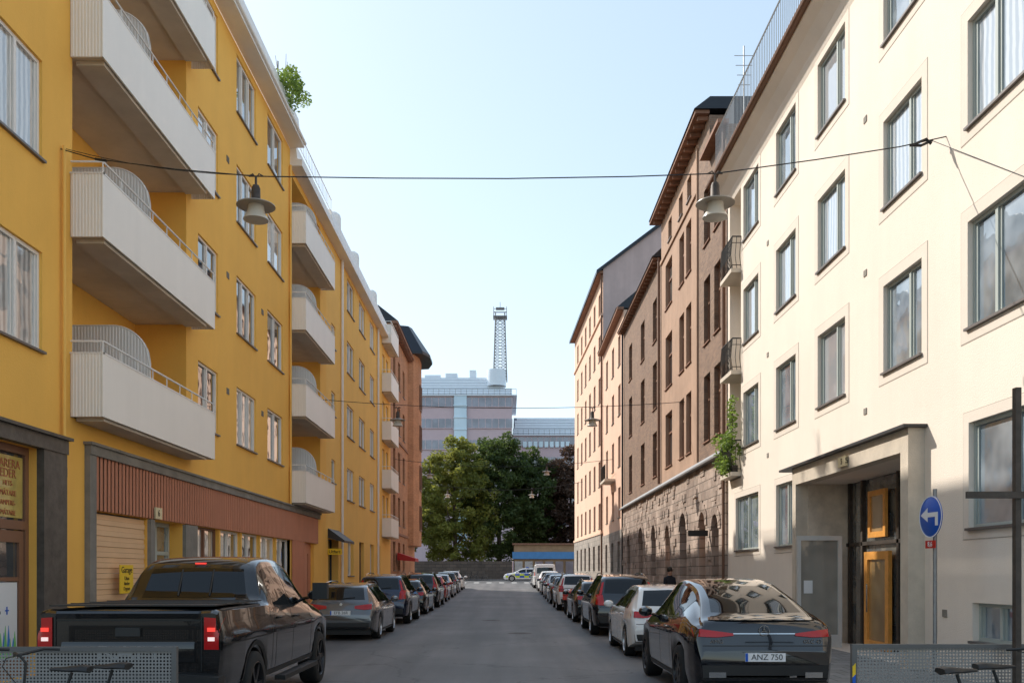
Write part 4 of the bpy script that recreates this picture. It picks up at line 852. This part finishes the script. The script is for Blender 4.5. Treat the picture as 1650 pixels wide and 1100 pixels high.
S1=dict(L=4.75,W=.945,R=.37,wy=(.95,3.82),sh=.90,tw=.25,wtrim=True,
 top=[(0,.70),(.03,.88),(.07,1.08),(.14,1.16),(.42,1.60),(.65,1.66),(1.6,1.71),(2.4,1.69),(2.85,1.58),(3.45,1.2),(3.6,1.13),(4.45,1.03),(4.66,.88),(4.75,.62)],
 belt=[(0,1.06),(1,1.10),(3.5,1.05),(4.75,.8)],wt=[(0,.83),(.15,.79),(.5,.67),(1.0,.62),(2.5,.62),(3.2,.70),(3.6,.77),(4.75,.66)],sill=sill(4.75,.3),grow=.08,
 sw=((.6,1.2),(1.28,2.15),(2.21,3.38)),door=((1.24,.5,1.06),(2.18,.36,1.06),(3.22,.36,1.05)),rock=(.30,.38),hand=((1.5,.98),(2.45,.96)),mir=(3.1,1.14),rail=(.75,2.6),railc=True,
 rg=(.62,.55,1.19,1.56),fg=(.67,.57,1.2,1.6),hl=.82,tl=[([(.62,.86),(.74,.86),(.86,.88)],[(.66,1.14),(.74,1.16),(.84,1.15)],m['lred']),([(.68,1.16),(.76,1.16)],[(.60,1.5),(.66,1.48)],m['lred'])],bump=[(.80,.37,.55)],pz=.84,ez=1.03,shut=((.78,.60),))
build_car('suv',S1,'black SUV with chrome roof rails and tall lights, third car on the right',PT['black'],(X_R+.05,24.6,0))
H1=dict(L=4.35,W=.90,R=.33,wy=(.85,3.45),sh=.80,
 top=[(0,.60),(.03,.80),(.08,1.0),(.14,1.06),(.5,1.42),(.8,1.48),(1.5,1.50),(2.1,1.48),(2.55,1.38),(3.15,1.08),(3.3,1.0),(4.05,.88),(4.27,.74),(4.35,.55)],
 belt=[(0,.96),(1,.99),(3.2,.94),(4.35,.7)],wt=[(0,.79),(.15,.76),(.5,.63),(1.0,.58),(2.2,.58),(2.9,.66),(3.3,.74),(4.35,.62)],sill=sill(4.35,.2),grow=.08,
 sw=((.62,1.0),(1.06,1.85),(1.91,3.02)),door=((1.03,.45,.96),(1.88,.3,.95),(2.9,.3,.94)),rock=(.21,.27),hand=((1.25,.88),(2.15,.86)),mir=(2.75,1.03),
 rg=(.60,.52,1.075,1.38),fg=(.63,.53,1.06,1.40),hl=.68,tl=[([(.30,.86),(.6,.83),(.83,.84)],[(.30,.90),(.6,.94),(.83,.99)],m['lred'])],bump=[(.76,.34,.50)],pz=.60,ez=.96,shut=((.74,.70),))
build_car('hatch',H1,'white hatchback parked directly ahead of the black coupe SUV',PT['white'],(X_R+.12,18.2,0))
rest=[('wagon','dgrey',X_R,31.2,'charcoal estate car behind the red motorcycle on the right'),('suv','white',X_R-.05,40.6,'white SUV beyond the red motorcycle on the right'),('wagon','dgrey',X_R-.1,47.2,'dark estate car just beyond the white SUV'),('hatch','silver',X_R-.1,53.3,'silver hatchback in the middle of the right row'),('wagon','blue',X_R-.1,59.0,'navy estate car behind the silver hatchback on the right'),('hatch','white',X_R-.15,65.2,'white hatchback close to the delivery van'),
 ('suv','blue',X_L,30.2,'navy SUV third along the left kerb'),('wagon','black',X_L,37.2,'black estate car with red lights fourth along the left kerb'),('suv','black',X_L,43.6,'black SUV fifth along the left kerb'),('hatch','red',X_L,49.8,'red hatchback in the far part of the left row'),('wagon','silver',X_L,55.4,'silver estate car beyond the red hatchback'),('hatch','dgrey',X_L,61.6,'charcoal hatchback second farthest on the left'),('wagon','white',X_L,67.4,'white estate car farthest along the left kerb')]
for k,pc,x,y,lab in rest: place(k,PT[pc],(x,y,gz(y)),lab)
po=place('wagon',PT['white'],(4.25,101.5,.77),'white police estate car with yellow and blue checks crossing the far junction',rz=R(90)); po.name='police_car'; po['category']='police car'; del po['group']
c=Car(W1); ORG[po]=(0,0,0); bY=MB(); bB=MB()
for i in range(8):
    y0=.3+i*.52
    for j in (0,1):
        t=(bY if (i+j)%2 else bB); z0=.42+j*.22; c.decal(t,'Lf',[(y0,z0),(y0+.52,z0)],[(y0,z0+.22),(y0+.52,z0+.22)],.01,4,2)
m['hiyellow']=M('police_yellow',(.62,.75,.02),.4,var=0)
bY.build('yellow_checks',m['hiyellow'],po,local=True); bB.build('blue_checks',m['signblue'],po,local=True); text('POLIS',.34,m['signblue'],po,(-.965,2.3,.92),RR,'police_lettering',.003,local=True)
MB().box(-.55,.55,1.9,2.15,1.5,1.62).build('light_bar',m['signblue'],po,local=True)
V1=dict(L=5.0,W=.96,R=.34,wy=(1.0,4.1),sh=.95,top=[(0,.6),(.02,1.1),(.06,1.8),(.15,1.93),(.5,1.96),(3.3,1.95),(3.7,1.85),(4.35,1.15),(4.9,.95),(5.0,.6)],belt=[(0,1.05),(4.2,1.05),(5.0,.8)],wt=[(0,.82),(.3,.80),(3.3,.78),(4.3,.78),(5,.66)],sill=sill(5.0,.25),k=.04,grow=0,
 sw=((3.0,4.1),),door=((2.9,.3,1.8),(4.0,.3,1.05),(1.7,.5,1.8)),rock=(.26,.34),hand=((3.1,.98),),mir=(3.9,1.2),rg=(.66,.62,1.2,1.65),fg=(.74,.66,1.2,1.8),hl=.8,tl=[([(.80,.85),(.88,.85)],[(.78,1.3),(.85,1.3)],m['lred'])],bump=[(.82,.36,.5)],pz=.75,ez=1.1,tw=.22)
build_car('van',V1,'white delivery van farthest along the right kerb',PT['white'],(X_R-.25,71.5,gz(71.5)),name='delivery_van',cat='van')
place('wagon',PT['dgrey'],(X_R-.25,78.3,gz(78.3)),'dark estate car beyond the white delivery van')
P1=dict(L=5.85,W=1.02,R=.41,wy=(1.22,4.85),tw=.28,drim=True,ns=6,sh=1.08,k=.04,grow=0,flare=m['trim'],
 plan=[(0,.945),(.05,.965),(.3,.985),(1,1),(5.0,1),(5.5,.96),(5.85,.86)],
 top=[(0,1.32),(.04,1.37),(.3,1.385),(1.93,1.385),(1.98,1.42),(2.14,1.80),(2.28,1.90),(2.5,1.95),(2.9,1.975),(3.3,1.965),(3.55,1.92),(3.8,1.82),(4.35,1.42),(4.5,1.35),(4.9,1.31),(5.5,1.24),(5.78,1.1),(5.85,.7)],
 belt=[(0,1.34),(1.9,1.34),(2.3,1.30),(4.3,1.26),(5.85,1.0)],wt=[(0,.93),(1.9,.93),(2.05,.80),(2.25,.71),(3.5,.70),(4.2,.80),(4.5,.86),(5.85,.78)],sill=[(0,.62),(.3,.52),(2,.46),(4,.46),(5.5,.42),(5.85,.5)],
 sw=((2.22,3.0),(3.07,4.28)),dz=.13,wtrim=False,door=((1.955,.5,1.36),(3.03,.5,1.28),(4.16,.5,1.26),(2.13,.5,1.3)),rock=(.47,.53),hand=((2.35,1.17),(3.25,1.15)),handm=m['trim'],mir=(4.0,1.42),
 rg=(.66,.58,1.44,1.80),fg=(.74,.66,1.42,1.86),hl=1.0,
 tl=[([(.80,.94),(.955,.94)],[(.80,1.28),(.955,1.27)],m['lred'])],bump=[(.76,.64,.66)],pz=.60,ez=1.12,wiper=False,nobadge=True)
root,c,put=build_car('pickup',P1,'big glossy black pickup truck with black bed cover nearest on the left',PT['truck'],(-4.0,9.5,0),group=None,name='pickup_truck',cat='pickup truck')
b=MB(); b.prism([(-1.0,.46),(1.0,.46),(1.0,.66),(.55,.68),(-.55,.68),(-1.0,.66)],'y',-.17,.04); put(b,'rear_bumper',m['trim'])
b=MB(); b.box(-.88,.88,.08,1.9,1.392,1.405)
for i in (1,2,3): b.box(-.87,.87,.08+i*.455-.01,.08+i*.455+.01,1.405,1.412)
put(b,'bed_cover',m['trim']); b=MB(); b.box(-.76,.76,-.012,.0,1.24,1.255); b.box(-.775,-.765,-.01,.0,.7,1.3); b.box(.765,.775,-.01,.0,.7,1.3); put(b,'tailgate_gap',m['black'])
b=MB(); b.prism([(-.022,1.265),(-.035,1.32),(-.02,1.345),(.04,1.35),(.04,1.265)],'x',-.75,.75); put(b,'tailgate_spoiler',PT['truck'])
b=MB(); b.prism([(-.016,.80),(-.028,.83),(-.028,.99),(-.016,1.02),(.02,1.02),(.02,.80)],'x',-.70,.70); put(b,'tailgate_panel',PT['truck'])
put(MB().box(-.13,.13,-.03,.0,1.08,1.17),'tailgate_handle',m['trim']); text('RAM',.19,m['galv'],root,(0,-.03,.905),RC,'tailgate_lettering',.006,sx=1.7,local=True)
b=MB(); 
for sd in (-1,1):
    h,_=c.hit('rear',sd*.2,1.46); h2,_=c.hit('rear',sd*.2,1.79); b.tube([h-Vector((0,.012,0)),h2-Vector((0,.012,0))],.012,4)
put(b,'window_divider',m['trim'])
h,_=c.hit('rear',0,1.87); put(MB().box(-.07,.07,h.y-.015,h.y+.01,1.86,1.88),'brake_light',m['litred'])
for sd in (-1,1):
    x=sd*.877; yy=c.hit('rear',x,1.1)[0].y-.028
    put(MB().box(x-.04,x+.04,yy,yy+.015,1.13,1.17),'brake_lamp',m['litred']); put(MB().box(x-.035,x+.035,yy,yy+.015,1.03,1.07),'reversing_lamp',m['litwhite'])
    put(MB().box(sd*1.04-.07,sd*1.04+.07,2.2,4.2,.36,.42),'side_step',m['trim'])
    put(MB().box(sd*1.20-.11,sd*1.20+.11,3.9,4.02,1.36,1.60),'tow_mirror',m['trim'])
    put(MB().box(sd*.72-.07,sd*.72+.07,-.2,0,.5,.58),'exhaust_tip',m['chrome'])
    put(c.decal(MB(),'R' if sd>0 else 'Lf',[(.05,.98),(1.9,.98)],[(.05,.995),(1.9,.995)],.004,10,1),'body_crease',m['black'])
# ================================================================ MOTORCYCLE
t=thing('motorcycle','red motorcycle parked between the estate car and the white SUV on the right','motorcycle',(2.45,37.6,gz(38)),rz=R(-12))
def q(b,n,mt,p=None,sm=45): return b.build(n,mt,p or t,sm,local=True)
for y in (0,1.4):
    b=MB(); b.lathe([(.22,-.06),(.30,-.06),(.32,0),(.30,.06),(.22,.06)],(0,y,.32),'x',24,True); w=q(b,'wheel',m['tyre']); b=MB(); b.lathe([(.225,-.04),(.225,.04),(.03,.03),(.03,-.03)],(0,y,.32),'x',10,True); q(b,'rim',m['rimdark'],w)
b=MB(); b.lathe([(.001,.0),(.15,.08),(.2,.3),(.17,.55),(.05,.7)],(0,0,0),'y',14); b.v=[(x,y+.65,z*.8+.85) for x,y,z in b.v]; q(b,'fuel_tank',PT['red'])
b=MB(); b.lathe([(.001,-.3),(.12,-.28),(.17,-.1),(.15,.1),(.1,.3),(.001,.35)],(0,0,0),'y',14); b.v=[(x*1.1,y+1.3,z*1.3+.85) for x,y,z in b.v]; q(b,'fairing',PT['red'])
b=MB(); b.prism([(-.25,.80),(.7,.78),(.7,.86),(.1,.9),(-.25,.97)],'x',-.12,.12); q(b,'seat',m['trim']); b=MB(); b.box(-.17,.17,.45,.95,.3,.7); b.tube([(0,0,.32),(0,.45,.5)],.04); b.tube([(.1,1.4,.32),(.1,1.15,1.0)],.03); b.tube([(-.1,1.4,.32),(-.1,1.15,1.0)],.03); q(b,'engine',m['rimdark'])
b=MB(); b.tube([(-.36,.95,1.02),(-.2,1.1,1.06),(.2,1.1,1.06),(.36,.95,1.02)],.016); q(b,'handlebar',m['trim']); q(MB().box(-.07,.07,-.3,-.26,.75,.83),'tail_light',m['lred']); q(MB().prism([(-.35,.62),(.3,.6),(.35,.78),(-.28,.86)],'x',-.11,.11),'tail_fairing',PT['red'])
# ================================================================ BICYCLES
t=thing('bicycle','black bicycle in front of the left barrier, its saddle nearest the road','bicycle',(-3.02,7.4,0),rz=R(86),group='bicycles by the barriers')
P={'bb':(0,.42,.29),'seat':(0,.28,.82),'head':(0,1.0,.80),'headl':(0,1.04,.66)}
b=MB()
for a,c_,r in (('bb','seat',.016),('seat','head',.015),('bb','headl',.018),('head','headl',.018)): b.tube([P[a],P[c_]],r,8)
for sd in (-.05,.05): b.tube([(0,.28,.76),(sd,0,.34)],.008,5); b.tube([P['bb'],(sd,0,.34)],.009,5); b.tube([P['headl'],(sd,1.12,.34)],.011,6)
b.tube([P['seat'],(0,.24,.95)],.013,8); q(b,'frame',m['iron'])
for y in (0,1.12):
    b=MB(); b.lathe([(.325,-.017),(.345,0),(.325,.017),(.31,0)],(0,y,.34),'x',30,True); w=q(b,'wheel',m['tyre']); b=MB(); b.lathe([(.30,-.01),(.312,-.01),(.312,.01),(.30,.01)],(0,y,.34),'x',30,True)
    for i in range(14): a=2*math.pi*i/14; b.tube([(0,y,.34),(0,y+.3*math.cos(a),.34+.3*math.sin(a))],.0018,3,cap=False)
    q(b,'spokes',m['galv'],w)
b=MB(); S_=[(-.14,.075,.035,.055),(-.08,.085,.045,.06),(0,.07,.035,.05),(.06,.035,.025,.04),(.13,.022,.02,.03),(.17,.008,.012,.02)]
for y,w_,zt,th in S_: b.v+=[(-w_,y,zt-th*.6),(-w_*.8,y,zt-.005),(0,y,zt),(w_*.8,y,zt-.005),(w_,y,zt-th*.6),(0,y,zt-th)]
for i in range(len(S_)-1):
    for j in range(6): b.f.append((i*6+j,i*6+(j+1)%6,(i+1)*6+(j+1)%6,(i+1)*6+j)); b.mi.append(0)
b.f+= [tuple(range(6)),tuple(30+j for j in range(6))]; b.mi+=[0,0]
b.v=[(x,y+.24,z+.97) for x,y,z in b.v]; q(b,'saddle',m['trim'],sm=70)
b=MB(); b.tube([(0,1.0,.78),(0,.98,1.0),(0,1.04,1.07)],.013); b.tube([(-.29,.86,1.09),(-.2,.95,1.10),(-.06,1.04,1.07),(.06,1.04,1.07),(.2,.95,1.10),(.29,.86,1.09)],.013,6); b.tube([(-.24,.92,1.08),(-.2,1.02,1.06),(-.1,1.12,.98),(0,1.04,.8)],.004,4); q(b,'handlebar',m['trim'])
b=MB(); b.lathe([(.09,.03),(.1,.03),(.1,.04),(.09,.04)],(0,.42,.29),'x',20,True); b.tube([(.05,.42,.29),(.06,.42,.12)],.01); b.tube([(-.05,.42,.29),(-.06,.42,.46)],.01); b.box(.05,.14,.38,.46,.1,.13); b.box(-.14,-.05,.38,.46,.45,.48); q(b,'crank',m['rimdark'])
bike=t
def bike_at(x,y,rz,lab,z=0,group='bicycles by the barriers'):
    c_=copy_tree(bike); c_.location=(x,y,z); c_.rotation_euler=(R(2),0,R(rz)); c_['label']=lab; c_['group']=group
bike_at(-3.25,7.15,94,'black bicycle at bottom left, its saddle second from the road')
bike_at(3.75,7.35,-96,'bicycle in front of the right barrier with its saddle at the picture edge'); bike_at(3.3,7.0,-84,'bicycle in front of the right barrier with its low saddle nearer the road')
for i,x in enumerate((-6.2,-5.5,-4.8,-4.1,-3.4,-2.7)): bike_at(x,108.3,10*(i%3)+80,'bicycle at the far junction, %s in the row from the left'%['first','second','third','fourth','fifth','sixth'][i],.77,'bicycles at the far junction')
# ================================================================ BARRIERS
def perf():
    mm,nt,l,b=nodes('perforated_sheet'); b.inputs['Base Color'].default_value=(.28,.27,.26,1); b.inputs['Metallic'].default_value=.4; b.inputs['Roughness'].default_value=.5
    pos=nt.new('ShaderNodeNewGeometry').outputs['Position']; sc=nt.new('ShaderNodeVectorMath'); sc.operation='SCALE'; sc.inputs['Scale'].default_value=1/.03; l.new(pos,sc.inputs[0])
    fr=nt.new('ShaderNodeVectorMath'); fr.operation='FRACTION'; l.new(sc.outputs[0],fr.inputs[0]); sb=nt.new('ShaderNodeVectorMath'); sb.operation='SUBTRACT'; sb.inputs[1].default_value=(.5,.5,.5); l.new(fr.outputs[0],sb.inputs[0])
    ml=nt.new('ShaderNodeVectorMath'); ml.operation='MULTIPLY'; ml.inputs[1].default_value=(1,0,1); l.new(sb.outputs[0],ml.inputs[0]); ln=nt.new('ShaderNodeVectorMath'); ln.operation='LENGTH'; l.new(ml.outputs[0],ln.inputs[0])
    lt=nt.new('ShaderNodeMath'); lt.operation='GREATER_THAN'; lt.inputs[1].default_value=.3; l.new(ln.outputs['Value'],lt.inputs[0]); l.new(lt.outputs[0],b.inputs['Alpha']); return mm
m['perf']=perf(); m['barr']=M('barrier_grey',(.13,.125,.12),.5,metal=.2)
def barrier(x0,x1,y,lab,stripe):
    t=thing('street_barrier',lab,'barrier',((x0+x1)/2,y,0)); b=MB()
    b.box(x0,x1,y-.025,y+.025,1.06,1.10); b.box(x0,x1,y-.025,y+.025,.32,.36); b.box(x0,x0+.045,y-.024,y+.024,0,1.06); b.box(x1-.045,x1,y-.024,y+.024,0,1.06)
    b.box(x0-.02,x0+.07,y-.3,y+.3,0,.04); b.box(x1-.07,x1+.02,y-.3,y+.3,0,.04); b.build('frame',m['barr'],t)
    MB().quad((x0+.04,y,.36),(x1-.04,y,.36),(x1-.04,y,1.06),(x0+.04,y,1.06)).build('perforated_panel',m['perf'],t)
    if stripe:
        for i in range(5): MB().prism([(x0+.002,.40+i*.1),(x0+.03,.43+i*.1),(x0+.03,.53+i*.1),(x0+.002,.5+i*.1)],'y',y-.03,y-.026).build('reflector_stripe',m['signblue'] if i%2 else m['signyellow'],t)
barrier(3.13,5.6,8.2,'grey perforated metal street barrier at bottom right',True); barrier(-5.4,-2.9,7.9,'grey perforated metal street barrier at bottom left',False)
# ================================================================ SIGNS AND POSTS
t=thing('road_sign','round blue sign with white left arrow on a post by the entrance','road sign',(6.2,12.95,.12))
sx_,sy,sz=6.06,12.9,2.55; ang=-86
b=MB(); b.tube([(6.14,12.93,.12),(6.14,12.93,2.95)],.03,8); b.build('post',m['galv'],t,50)
rot=Matrix.Rotation(R(ang),4,'Z')
def sg(bm_,n,mt,sm=40):
    bm_.v=[tuple(rot@Vector(v)+Vector((sx_,sy,sz))) for v in bm_.v]; return bm_.build(n,mt,t,sm)
t2=MB(); t2.lathe([(.001,0),(.29,0),(.30,.008),(.30,.012),(.001,.012)],(0,0,0),'y',36); sg(t2,'sign_disc',m['signblue']); b=MB(); b.lathe([(.285,-.004),(.30,-.004),(.30,.0),(.285,.0)],(0,0,0),'y',36,True); sg(b,'sign_rim',m['signwhite'])
b=MB(); b.prism([(.13,-.13),(.20,-.13),(.20,.06),(-.07,.06),(-.07,-.005),(.13,-.005)],'y',-.006,-.001); b.prism([(-.25,.03),(-.07,.13),(-.07,-.07)],'y',-.006,-.001); sg(b,'arrow',m['signwhite'])
b=MB(); b.box(-.13,.13,-.004,.008,-.45,-.34); sg(b,'height_plate',m['signred'])
o=text('8,6',.10,m['signwhite'],t,(sx_,sy,sz-.395),(90,0,ang),'plate_lettering',.002); o.location=Vector(o.location)+rot.to_3x3()@Vector((0,-.008,0))
t=thing('steel_post','brown steel post with a horizontal arm at the right edge of the picture','post',(4.56,8.05,0)); b=MB(); b.box(4.53,4.58,8.02,8.08,0,3.4); b.build('post',m['rust'],t); b=MB(); b.box(4.08,5.0,7.99,8.02,2.41,2.47); b.build('arm',m['rust'],t)
# ================================================================ PERSON
def person(x,y,z,lab):
    t=thing('person',lab,'person',(x,y,z),rz=R(20))
    J=[(0,0,.95),(0,.0,1.15),(0,.01,1.38),(0,.01,1.50),(0,-.02,1.60),(0,-.03,1.72),(.10,0,.90),(.12,-.05,.50),(.13,.12,.09),(.13,-.02,.04),(-.10,0,.90),(-.12,.14,.52),(-.12,.10,.12),(-.12,-.08,.04),(.19,.01,1.40),(.25,.05,1.12),(.27,-.03,.88),(.27,-.06,.80),(-.19,.01,1.40),(-.25,-.04,1.12),(-.27,-.14,.90),(-.27,-.18,.83)]
    E=[(0,1),(1,2),(2,3),(3,4),(4,5),(0,6),(6,7),(7,8),(8,9),(0,10),(10,11),(11,12),(12,13),(2,14),(14,15),(15,16),(16,17),(2,18),(18,19),(19,20),(20,21)]
    rad=[(.16,.12),(.15,.11),(.17,.12),(.06,.06),(.075,.09),(.07,.085),(.1,.1),(.065,.065),(.045,.045),(.04,.06),(.1,.1),(.065,.065),(.045,.045),(.04,.06),(.065,.065),(.048,.048),(.034,.034),(.025,.035),(.065,.065),(.048,.048),(.034,.034),(.025,.035)]
    me=bpy.data.meshes.new('body'); me.from_pydata(J,E,[]); o=bpy.data.objects.new('body',me); C.objects.link(o)
    o.modifiers.new('s','SKIN'); o.modifiers.new('u','SUBSURF').levels=2
    sv=me.skin_vertices[0].data if me.skin_vertices else None
    if sv is None:
        bpy.context.view_layer.objects.active=o; o.select_set(True)
        try: bpy.ops.object.modifier_add(type='SKIN'); o.modifiers.remove(o.modifiers[-1]); sv=me.skin_vertices[0].data
        except Exception as e: print('skin',e)
    if sv:
        for i,r_ in enumerate(rad): sv[i].radius=r_; sv[i].use_root=(i==0)
    bpy.context.view_layer.update(); nm=bpy.data.meshes.new_from_object(o.evaluated_get(bpy.context.evaluated_depsgraph_get())); bpy.data.objects.remove(o)
    nm.materials.clear()
    for k in ('skin','cloth','cloth2'): nm.materials.append(m[k])
    for p in nm.polygons:
        z_=p.center.z; p.material_index=2 if z_<.92 and abs(p.center.x)<.22 else (0 if z_>1.5 or (z_<.9 and abs(p.center.x)>.2) else 1); p.use_smooth=True
    inst('body',nm,t); b=MB(); b.lathe([(.001,.13),(.06,.115),(.095,.06),(.10,0),(.085,-.06)],(0,0,0),'z',14); b.v=[(a,c_*1.1-.0,d+1.70) for a,c_,d in b.v]; b.build('hair',m['hair'],t,60,local=True)
person(6.0,33.3,.14,'person in dark jacket and jeans walking on the right pavement by the stone arches')
# ================================================================ CAMERA, LIGHT
cam=bpy.data.cameras.new('cam'); co=bpy.data.objects.new('camera',cam); C.objects.link(co); bpy.context.scene.camera=co
co.location=(0,0,H); co.rotation_euler=(R(90),0,0); cam.sensor_width=36; cam.lens=F/1650*36; cam.shift_y=372/1650; cam.shift_x=7/1650; cam.clip_end=4000
el=R(38); az=math.atan2(-1,.8)
sd=Vector((math.sin(az)*math.cos(el),math.cos(az)*math.cos(el),math.sin(el)))
su=bpy.data.lights.new('sun','SUN'); su.energy=5.0; su.angle=R(.5); su.color=(1,.94,.85); so=bpy.data.objects.new('sun',su); C.objects.link(so); so.rotation_euler=sd.to_track_quat('Z','Y').to_euler()
w=bpy.data.worlds.new('World'); bpy.context.scene.world=w; w.use_nodes=True; nt=w.node_tree.nodes; l=w.node_tree.links
sk=nt.new('ShaderNodeTexSky'); sk.sky_type='NISHITA'; sk.sun_disc=False; sk.sun_elevation=el; sk.sun_rotation=az; sk.air_density=1.0; sk.dust_density=1.0; sk.ozone_density=1.0
gm=nt.new('ShaderNodeGamma'); gm.inputs['Gamma'].default_value=.52; l.new(sk.outputs[0],gm.inputs['Color'])
tint=nt.new('ShaderNodeVectorMath'); tint.operation='MULTIPLY'; tint.inputs[1].default_value=(3.15,3.35,3.35); l.new(gm.outputs[0],tint.inputs[0])
bg=nt['Background']; bg.inputs[1].default_value=.15; l.new(tint.outputs[0],bg.inputs[0])
vs=bpy.context.scene.view_settings; vs.view_transform='Standard'; vs.look='None'; vs.exposure=0
